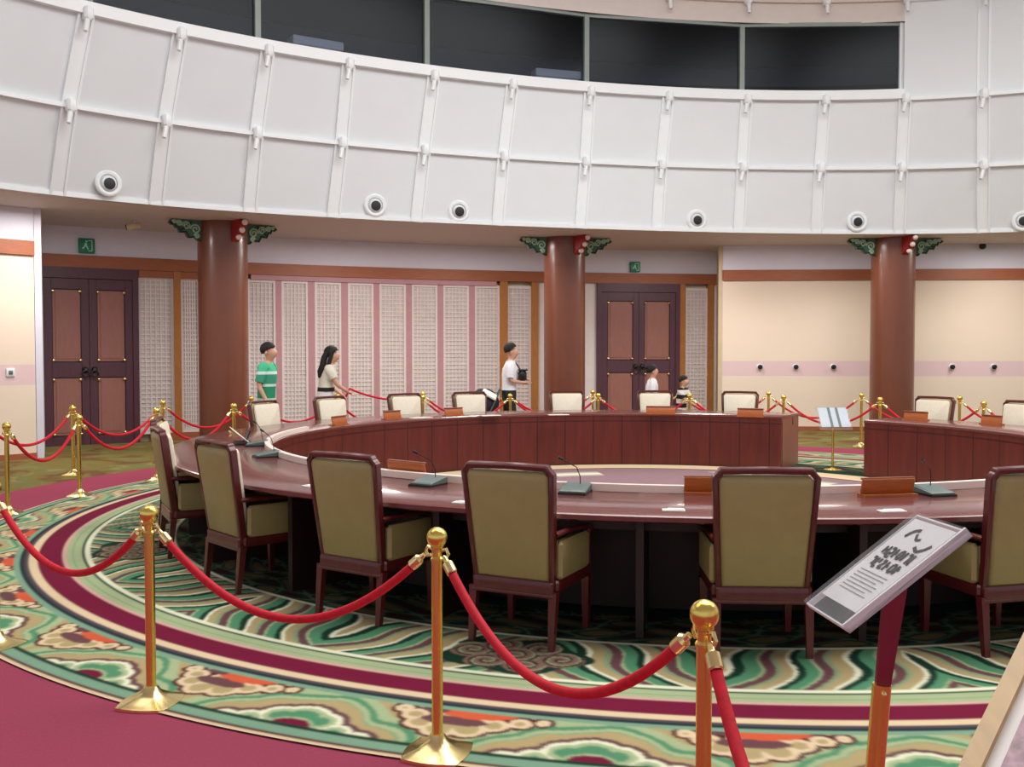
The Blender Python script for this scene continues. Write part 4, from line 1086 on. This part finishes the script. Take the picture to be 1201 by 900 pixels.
# far one, in the table gap
q = at(977, 552, 0); s2 = empty('sign_stand', q); tag(s2, 'small clear sign on a thin pole standing in the gap of the far table', 'sign')
b = MB(); R = Matrix.Rotation(math.radians(-40), 3, 'X'); b.bbox((-.0, 0, .73), (.45, .012, .40), .004, m=R); b.build('acrylic_panel', M['acrylic'], s2)
b = MB(); b.bbox(Vector((0, 0, .735)) + R @ Vector((0, -.009, 0)), (.40, .004, .33), .001, m=R); b.build('printed_sheet', M['sheet_blue'], s2)
b = MB()
for x in (-.05, .06):
    c = Vector((x, 0, .735)) + R @ Vector((0, -.014, 0)); b.box(c, (.035, .004, .33), m=R)
b.build('lettering', M['mic'], s2, smooth=False)
b = MB(); b.tube([(0, .02, .03), (0, .02, .70)], .016, 12); b.build('pole', M['brass'], s2)
b = MB(); b.lathe([(.12, 0), (.12, .012), (.05, .025), (.02, .04)], 24, (0, .02, 0)); b.build('base', M['brass'], s2)

# framed board on a stand at the lower right corner
E0, E1 = atY(1128, 900, 1.72), atY(1203, 745, 2.02)
e = (E1 - E0).normalized(); E0 = E0 - e * .12; Ln = (E1 - E0).length + .25
w = Vector((.80, -.62, .02)); w = (w - e * w.dot(e)).normalized(); nn = e.cross(w)
if nn.z < 0: nn = -nn
cb = E0 + e * Ln * .5 + w * .24
bd = empty('display_board', (cb.x, cb.y, 0)); tag(bd, 'wood-framed tilted picture board in the lower right corner', 'display board')
og = Vector((cb.x, cb.y, 0)); Z0 = E0 - og; ux, vy = w, e
b = MB()
for u0, u1, v0, v1 in ((0, .034, 0, Ln), (.45, .484, 0, Ln), (.034, .45, 0, .034), (.034, .45, Ln - .034, Ln)): rect_board(b, Z0, ux, vy, nn, u0, u1, v0, v1, -.02, .014)
b.build('frame', M['frame_wood'], bd, smooth=False)
b = MB(); rect_board(b, Z0, ux, vy, nn, .03, .455, .03, Ln - .03, -.012, 0); b.build('mount', M['white_paper'], bd, smooth=False)
b = MB(); rect_board(b, Z0, ux, vy, nn, .058, .43, .055, Ln - .055, 0, .002); pic = b.build('picture', M['photo_pink'], bd, smooth=False)
b = MB(); c = Z0 + vy * Ln * .5 + ux * .24 - nn * .03; b.tube([(c.x, c.y, c.z), (0, 0, c.z - .10), (0, 0, .03)], .02, 12); b.build('pole', M['brass'], bd)
b = MB(); b.lathe([(.16, 0), (.16, .014), (.05, .03), (.025, .05)], 24); b.build('base', M['brass'], bd)

# ------------------------------------------------------------------ people
def skin_body(name, nodes, edges, material, parent):
    """one continuous body grown from a skeleton; nodes: name -> (pos, radius)"""
    keys = list(nodes); me = bpy.data.meshes.new(name)
    me.from_pydata([nodes[k][0] for k in keys], [(keys.index(a), keys.index(c)) for a, c in edges], [])
    o = bpy.data.objects.new(name, me); COL.objects.link(o); o.parent = parent
    md = o.modifiers.new('skin', 'SKIN'); md.use_smooth_shade = True
    for i, k in enumerate(keys):
        r = nodes[k][1]; me.skin_vertices[0].data[i].radius = (r, r) if not isinstance(r, tuple) else r
    me.skin_vertices[0].data[0].use_root = True
    sb = o.modifiers.new('sub', 'SUBSURF'); sb.levels = 1; sb.render_levels = 1
    dg = bpy.context.evaluated_depsgraph_get(); ev = o.evaluated_get(dg)
    m2 = bpy.data.meshes.new_from_object(ev); o.modifiers.clear(); o.data = m2
    m2.polygons.foreach_set('use_smooth', [True] * len(m2.polygons))
    m2.materials.clear(); m2.materials.append(material)
    return o
def V(*a): return Vector(a)
def make_person(loc, rz, label, S, shirt, legs, hair='short', arms=None, lean=0.0, skirt=None, sleeve=.55, stride=.08, tuck=False):
    root = empty('person', loc, rz); tag(root, label, 'person'); root.scale = (S, S, S)
    # local: facing +Y; built 1.75 m tall
    def ln(p):                                              # lean the upper body forwards about the hips
        p = V(*p)
        if p.z > .95:
            d = p.z - .95; p.y += math.sin(lean) * d; p.z = .95 + math.cos(lean) * d
        return p
    nd = {}; ed = []
    nd['pelvis'] = (V(0, 0, .95), .125); nd['belly'] = (ln((0, .0, 1.10)), .125); nd['chest'] = (ln((0, 0, 1.28)), .135); nd['collar'] = (ln((0, 0, 1.42)), .095)
    nd['neck'] = (ln((0, .005, 1.50)), .050); nd['jaw'] = (ln((0, .045, 1.585)), .088); nd['skull'] = (ln((0, .005, 1.665)), .122); nd['crown'] = (ln((0, -.01, 1.715)), .094)
    nd['nose'] = (ln((0, .138, 1.63)), .014)
    ed += [('pelvis', 'belly'), ('belly', 'chest'), ('chest', 'collar'), ('collar', 'neck'), ('neck', 'jaw'), ('jaw', 'skull'), ('skull', 'crown'), ('skull', 'nose')]
    arms = arms or {}
    for s, sd in ((-1, 'l'), (1, 'r')):
        st = stride * s
        nd['hip' + sd] = (V(s * .09, 0, .88), .095); nd['knee' + sd] = (V(s * .10, st * .6 + .02, .49), .058); nd['ankle' + sd] = (V(s * .10, st, .09), .04); nd['toe' + sd] = (V(s * .115, st + .15, .035), .033)
        ed += [('pelvis', 'hip' + sd), ('hip' + sd, 'knee' + sd), ('knee' + sd, 'ankle' + sd), ('ankle' + sd, 'toe' + sd)]
        sh = ln((s * .185, 0, 1.41)); el, wr = arms.get(sd, ((s * .235, -.02, 1.12), (s * .24, .06, .88)))
        el, wr = ln(el) if el[2] > .95 else V(*el), V(*wr)
        nd['sh' + sd] = (sh, .062); nd['el' + sd] = (el, .042); nd['wr' + sd] = (wr, .03)
        d = (wr - el).normalized(); side = d.cross(V(s, 0, 0)); side = side.normalized() if side.length > .05 else V(0, 0, 1)
        acr = d.cross(side).normalized()
        pm = wr + d * .05; nd['palm' + sd] = (pm, (.036, .022))
        ed += [('collar', 'sh' + sd), ('sh' + sd, 'el' + sd), ('el' + sd, 'wr' + sd), ('wr' + sd, 'palm' + sd)]
        for k, (o_, L) in enumerate(((-.027, .065), (-.009, .078), (.009, .074), (.027, .058))):
            a = pm + d * .045 + acr * o_; c = a + d * L * .6 - side * .012; e_ = c + d * L * .35 - side * .022
            nd['f%s%da' % (sd, k)] = (a, .0095); nd['f%s%db' % (sd, k)] = (c, .0085); nd['f%s%dc' % (sd, k)] = (e_, .007)
            ed += [('palm' + sd, 'f%s%da' % (sd, k)), ('f%s%da' % (sd, k), 'f%s%db' % (sd, k)), ('f%s%db' % (sd, k), 'f%s%dc' % (sd, k))]
        a = wr + d * .035 - acr * .035 - side * .01; c = a + d * .045 - acr * .012 - side * .018
        nd['t%sa' % sd] = (a, .011); nd['t%sb' % sd] = (c, .009); ed += [('wr' + sd, 't%sa' % sd), ('t%sa' % sd, 't%sb' % sd)]
    body = skin_body('body', nd, ed, M['skin'], root)
    hc = nd['skull'][0]; up = ln((0, 0, 2.0)) - ln((0, 0, 1.0)); up.normalize(); fw = V(0, math.cos(lean), -math.sin(lean))
    R = Matrix((V(1, 0, 0), fw, up)).transposed()
    def H(x, y, z): return hc + R @ V(x, y, z)
    # face
    b = MB()
    for s in (-1, 1): b.sphere(H(s * .036, .102, -.014), .013, 8, 6)
    b.build('eye', M['black'], root)
    b = MB(); b.sphere(H(0, .105, -.085), .02, 8, 6, (1.1, .45, .4)); b.build('mouth', M['lip'], root)
    b = MB()
    for s in (-1, 1): b.sphere(H(s * .102, -.005, -.03), .03, 8, 6, (.4, .7, 1.1))
    b.build('ear', M['skin'], root)
    # hair
    b = MB(); rings = []
    N = 20
    for k in range(9):
        ring = []
        for i in range(N):
            a = 2 * PI * i / N; sn = math.sin(a)
            lim = .60 - .25 * max(0, sn) ** .5 + .13 * max(0, -sn)
            ph = PI * .05 + k / 8 * PI * (lim - .05)
            x = math.sin(ph) * math.cos(a); y = math.sin(ph) * sn; z = math.cos(ph)
            ring.append(H(x * .119, y * (.128 if y < 0 else .112) - .012, z * .118 + .024))
        rings.append(ring)
    b.loft(rings)
    if hair == 'long':
        for k, (hx, hw) in enumerate(((-.06, .04), (-.03, .045), (0, .05), (.03, .045), (.06, .04))):
            b.tube([H(hx, -.08, .02), H(hx * 1.2, -.115, -.08), H(hx * 1.5, -.12, -.20), H(hx * 1.7, -.13 - .02 * (k % 2), -.32), H(hx * 1.7, -.15, -.42)], [hw, hw * 1.1, hw * 1.1, hw, hw * .35], 10)
        for s in (-1, 1): b.tube([H(s * .085, .0, .03), H(s * .105, -.02, -.09), H(s * .11, -.03, -.22), H(s * .10, -.03, -.34)], [.03, .036, .036, .012], 10)
    if hair == 'bun': b.sphere(H(0, -.12, .06), .05, 12, 8); b.tube([H(0, -.10, .03), H(0, -.14, -.04)], [.04, .02], 8)
    b.build('hair', M['hair'], root)
    # clothes
    def sec(z, rx, ry, dy=0):
        p = ln((0, dy, z)) if z > .95 else V(0, dy, z); return (p.x, p.y, p.z, rx, ry)
    b = MB()
    low = (.97 if tuck else .86) if skirt is None else 1.06
    b.ell([sec(low, .178, .135), sec(low + .04, .175, .13), sec(max(1.10, low + .06), .168, .132), sec(1.24, .185, .142), sec(1.34, .200, .135), sec(1.41, .195, .105), sec(1.455, .13, .085), sec(1.485, .075, .072)], 22)
    for s, sd in ((-1, 'l'), (1, 'r')):
        sh, el, wr = nd['sh' + sd][0], nd['el' + sd][0], nd['wr' + sd][0]
        e2 = sh.lerp(el, min(1, sleeve * 1.5))
        b.tube([sh + V(-s * .05, 0, .0), sh + V(s * .005, 0, .005), sh.lerp(e2, .5), e2], [.085, .082, .074, .068], 12)
    b.build('shirt', shirt, root, angle=70)
    b = MB()
    if skirt is None:
        b.ell([(0, 0, .80, .165, .125), (0, 0, .88, .175, .13), (0, 0, .97, .168, .125), (0, 0, 1.0, .160, .12)], 20)
        for s, sd in ((-1, 'l'), (1, 'r')):
            h, k, an = nd['hip' + sd][0], nd['knee' + sd][0], nd['ankle' + sd][0]
            b.tube([h + V(0, 0, .04), h + V(0, 0, -.06), h.lerp(k, .5), k, k.lerp(an, .5), an + V(0, 0, .0)], [.095, .105, .088, .075, .068, .066], 14)
        b.build('trousers', legs, root, angle=70)
    else:
        b.ell([(0, .0, .50, .205, .17), (0, 0, .70, .20, .165), (0, 0, .90, .190, .150), (0, .01, 1.08, .170, .130)], 22); b.build('skirt', skirt, root, angle=70)
        b = MB(); b.ell([(0, .015, 1.04, .184, .142), (0, .02, 1.105, .182, .142)], 22); b.build('belt', M['black'], root)
    b = MB()
    for s, sd in ((-1, 'l'), (1, 'r')):
        a, t_ = nd['ankle' + sd][0], nd['toe' + sd][0]
        b.tube([V(a.x, a.y - .05, .04), V(a.x, a.y + .02, .05), V(t_.x, t_.y - .03, .04), V(t_.x, t_.y + .04, .03)], [(.042, .04), (.046, .05), (.046, .038), (.03, .026)], 12)
    b.build('shoes', M['black'], root)
    return root, nd
def pr(px, r):                                             # floor point on ring r in the direction of pixel column px
    k = (px - 600.5) / F; a = 1 + k * k; bq = k * CX + CY; cq = CX * CX + CY * CY - r * r
    Y = (bq + math.sqrt(bq * bq - a * cq)) / a; return V(k * Y, Y, 0)
green = mat_bands('green_striped_polo', 2, [(0, (38, 150, 110)), (.885, (38, 150, 110)), (.925, (200, 236, 222)), (.965, (44, 156, 116)), (.50, (0, 0, 0))][:1] + [(.30, (36, 146, 106)), (.447, (190, 232, 214)), (.467, (40, 148, 110)), (.557, (216, 244, 232)), (.577, (60, 160, 128)), (.652, (220, 246, 236)), (.672, (70, 196, 146))], .75, .5)
stripe = mat_bands('black_white_striped_shirt', 2, [(0, (22, 22, 26))] + [(.42 + .058 * i, (236, 232, 222) if i % 2 == 0 else (24, 24, 28)) for i in range(7)], .75, .5)
make_person(pr(312, 7.25), math.radians(-97), 'man in a green polo shirt with white stripes walking right', 1.0, green, M['jeans'], 'short', {'r': ((.24, -.04, 1.14), (.25, .10, .90)), 'l': ((-.23, -.06, 1.13), (-.23, .02, .88))}, lean=.06)
wp = pr(381, 7.2)
make_person(wp, math.radians(-80), 'woman with long black hair in a beige top lifting the rope', .975, M['beige_top'], M['jeans'], 'long', {'r': ((.20, .16, 1.16), (.14, .36, 1.04)), 'l': ((-.21, .05, 1.12), (-.16, .24, 1.0))}, lean=.16, skirt=M['skirt'], sleeve=.4)
mp_ = pr(597, 7.2)
make_person(mp_, math.radians(-88), 'man in a white shirt and black trousers holding a black camera bag', 1.005, M['shirt_white'], M['blacktrouser'], 'short', {'r': ((.23, .0, 1.14), (.12, .24, 1.10)), 'l': ((-.22, .02, 1.14), (-.10, .24, 1.16))}, lean=.05, tuck=True)
make_person(pr(764, 7.2), math.radians(-88), 'girl in a white top with black tied-back hair facing right', .79, M['shirt_white'], M['jeans'], 'bun', lean=.04)
make_person(pr(799, 7.25), math.radians(-120), 'child in a black and white striped shirt reaching forwards', .685, stripe, M['blacktrouser'], 'short', {'r': ((.22, .16, 1.18), (.16, .40, 1.06)), 'l': ((-.21, .16, 1.18), (-.14, .40, 1.08))}, lean=.10)
# camera bag held at the chest of the man in white
c = mp_ + V(.235, -.02, 1.23); bg_ = empty('camera_bag', c, 0); tag(bg_, 'black camera bag held against the chest of the man in white', 'bag')
b = MB(); b.bbox((0, 0, 0), (.15, .22, .18), .04); b.build('body', M['black'], bg_)
b = MB(); b.bbox((.01, 0, .095), (.17, .23, .03), .012); b.build('lid', M['blacktrouser'], bg_)
b = MB(); b.tube([(-.02, .10, .08), (-.10, .10, .20), (-.16, .06, .26)], .012, 8); b.build('strap', M['black'], bg_)

# black stroller behind him
sp_ = pr(569, 7.1); st = empty('stroller', sp_, math.radians(4)); st.scale = (.88, .88, .98); tag(st, 'black stroller with a white flap beside the man in the white shirt', 'stroller')
b = MB(); b.sphere((-.02, 0, .76), .30, 20, 12, (1.0, .72, .93)); b.build('canopy', M['blacktrouser'], st)
b = MB(); b.bbox((-.02, 0, .50), (.46, .40, .12), .04); b.bbox((-.2, 0, .70), (.10, .40, .42), .04, m=Matrix.Rotation(-.25, 3, 'Y')); b.build('seat', M['black'], st)
b = MB(); b.bbox((.08, -.17, .93), (.30, .16, .04), .015, m=Matrix.Rotation(.45, 3, 'Y') @ Matrix.Rotation(.6, 3, 'X')); b.build('flap', M['white_paper'], st)
b = MB()
for s in (-.2, .2):
    b.tube([(-.30, s, .12), (.05, s, .55), (.30, s, 1.02)], .013, 8); b.tube([(.26, s, .12), (.05, s, .45), (-.2, s, .74)], .013, 8)
b.tube([(.30, -.2, 1.02), (.30, .2, 1.02)], .018, 10); b.build('frame', M['mic'], st)
for x in (-.30, .26):
    for s in (-.22, .22):
        b = MB(); b.lathe([(.03, -.02), (.11, -.018), (.12, -.01), (.12, .01), (.11, .018), (.03, .02)], 24, (x, s, .12), m=Matrix.Rotation(PI / 2, 3, 'X')); b.build('wheel', M['wheel'], st)
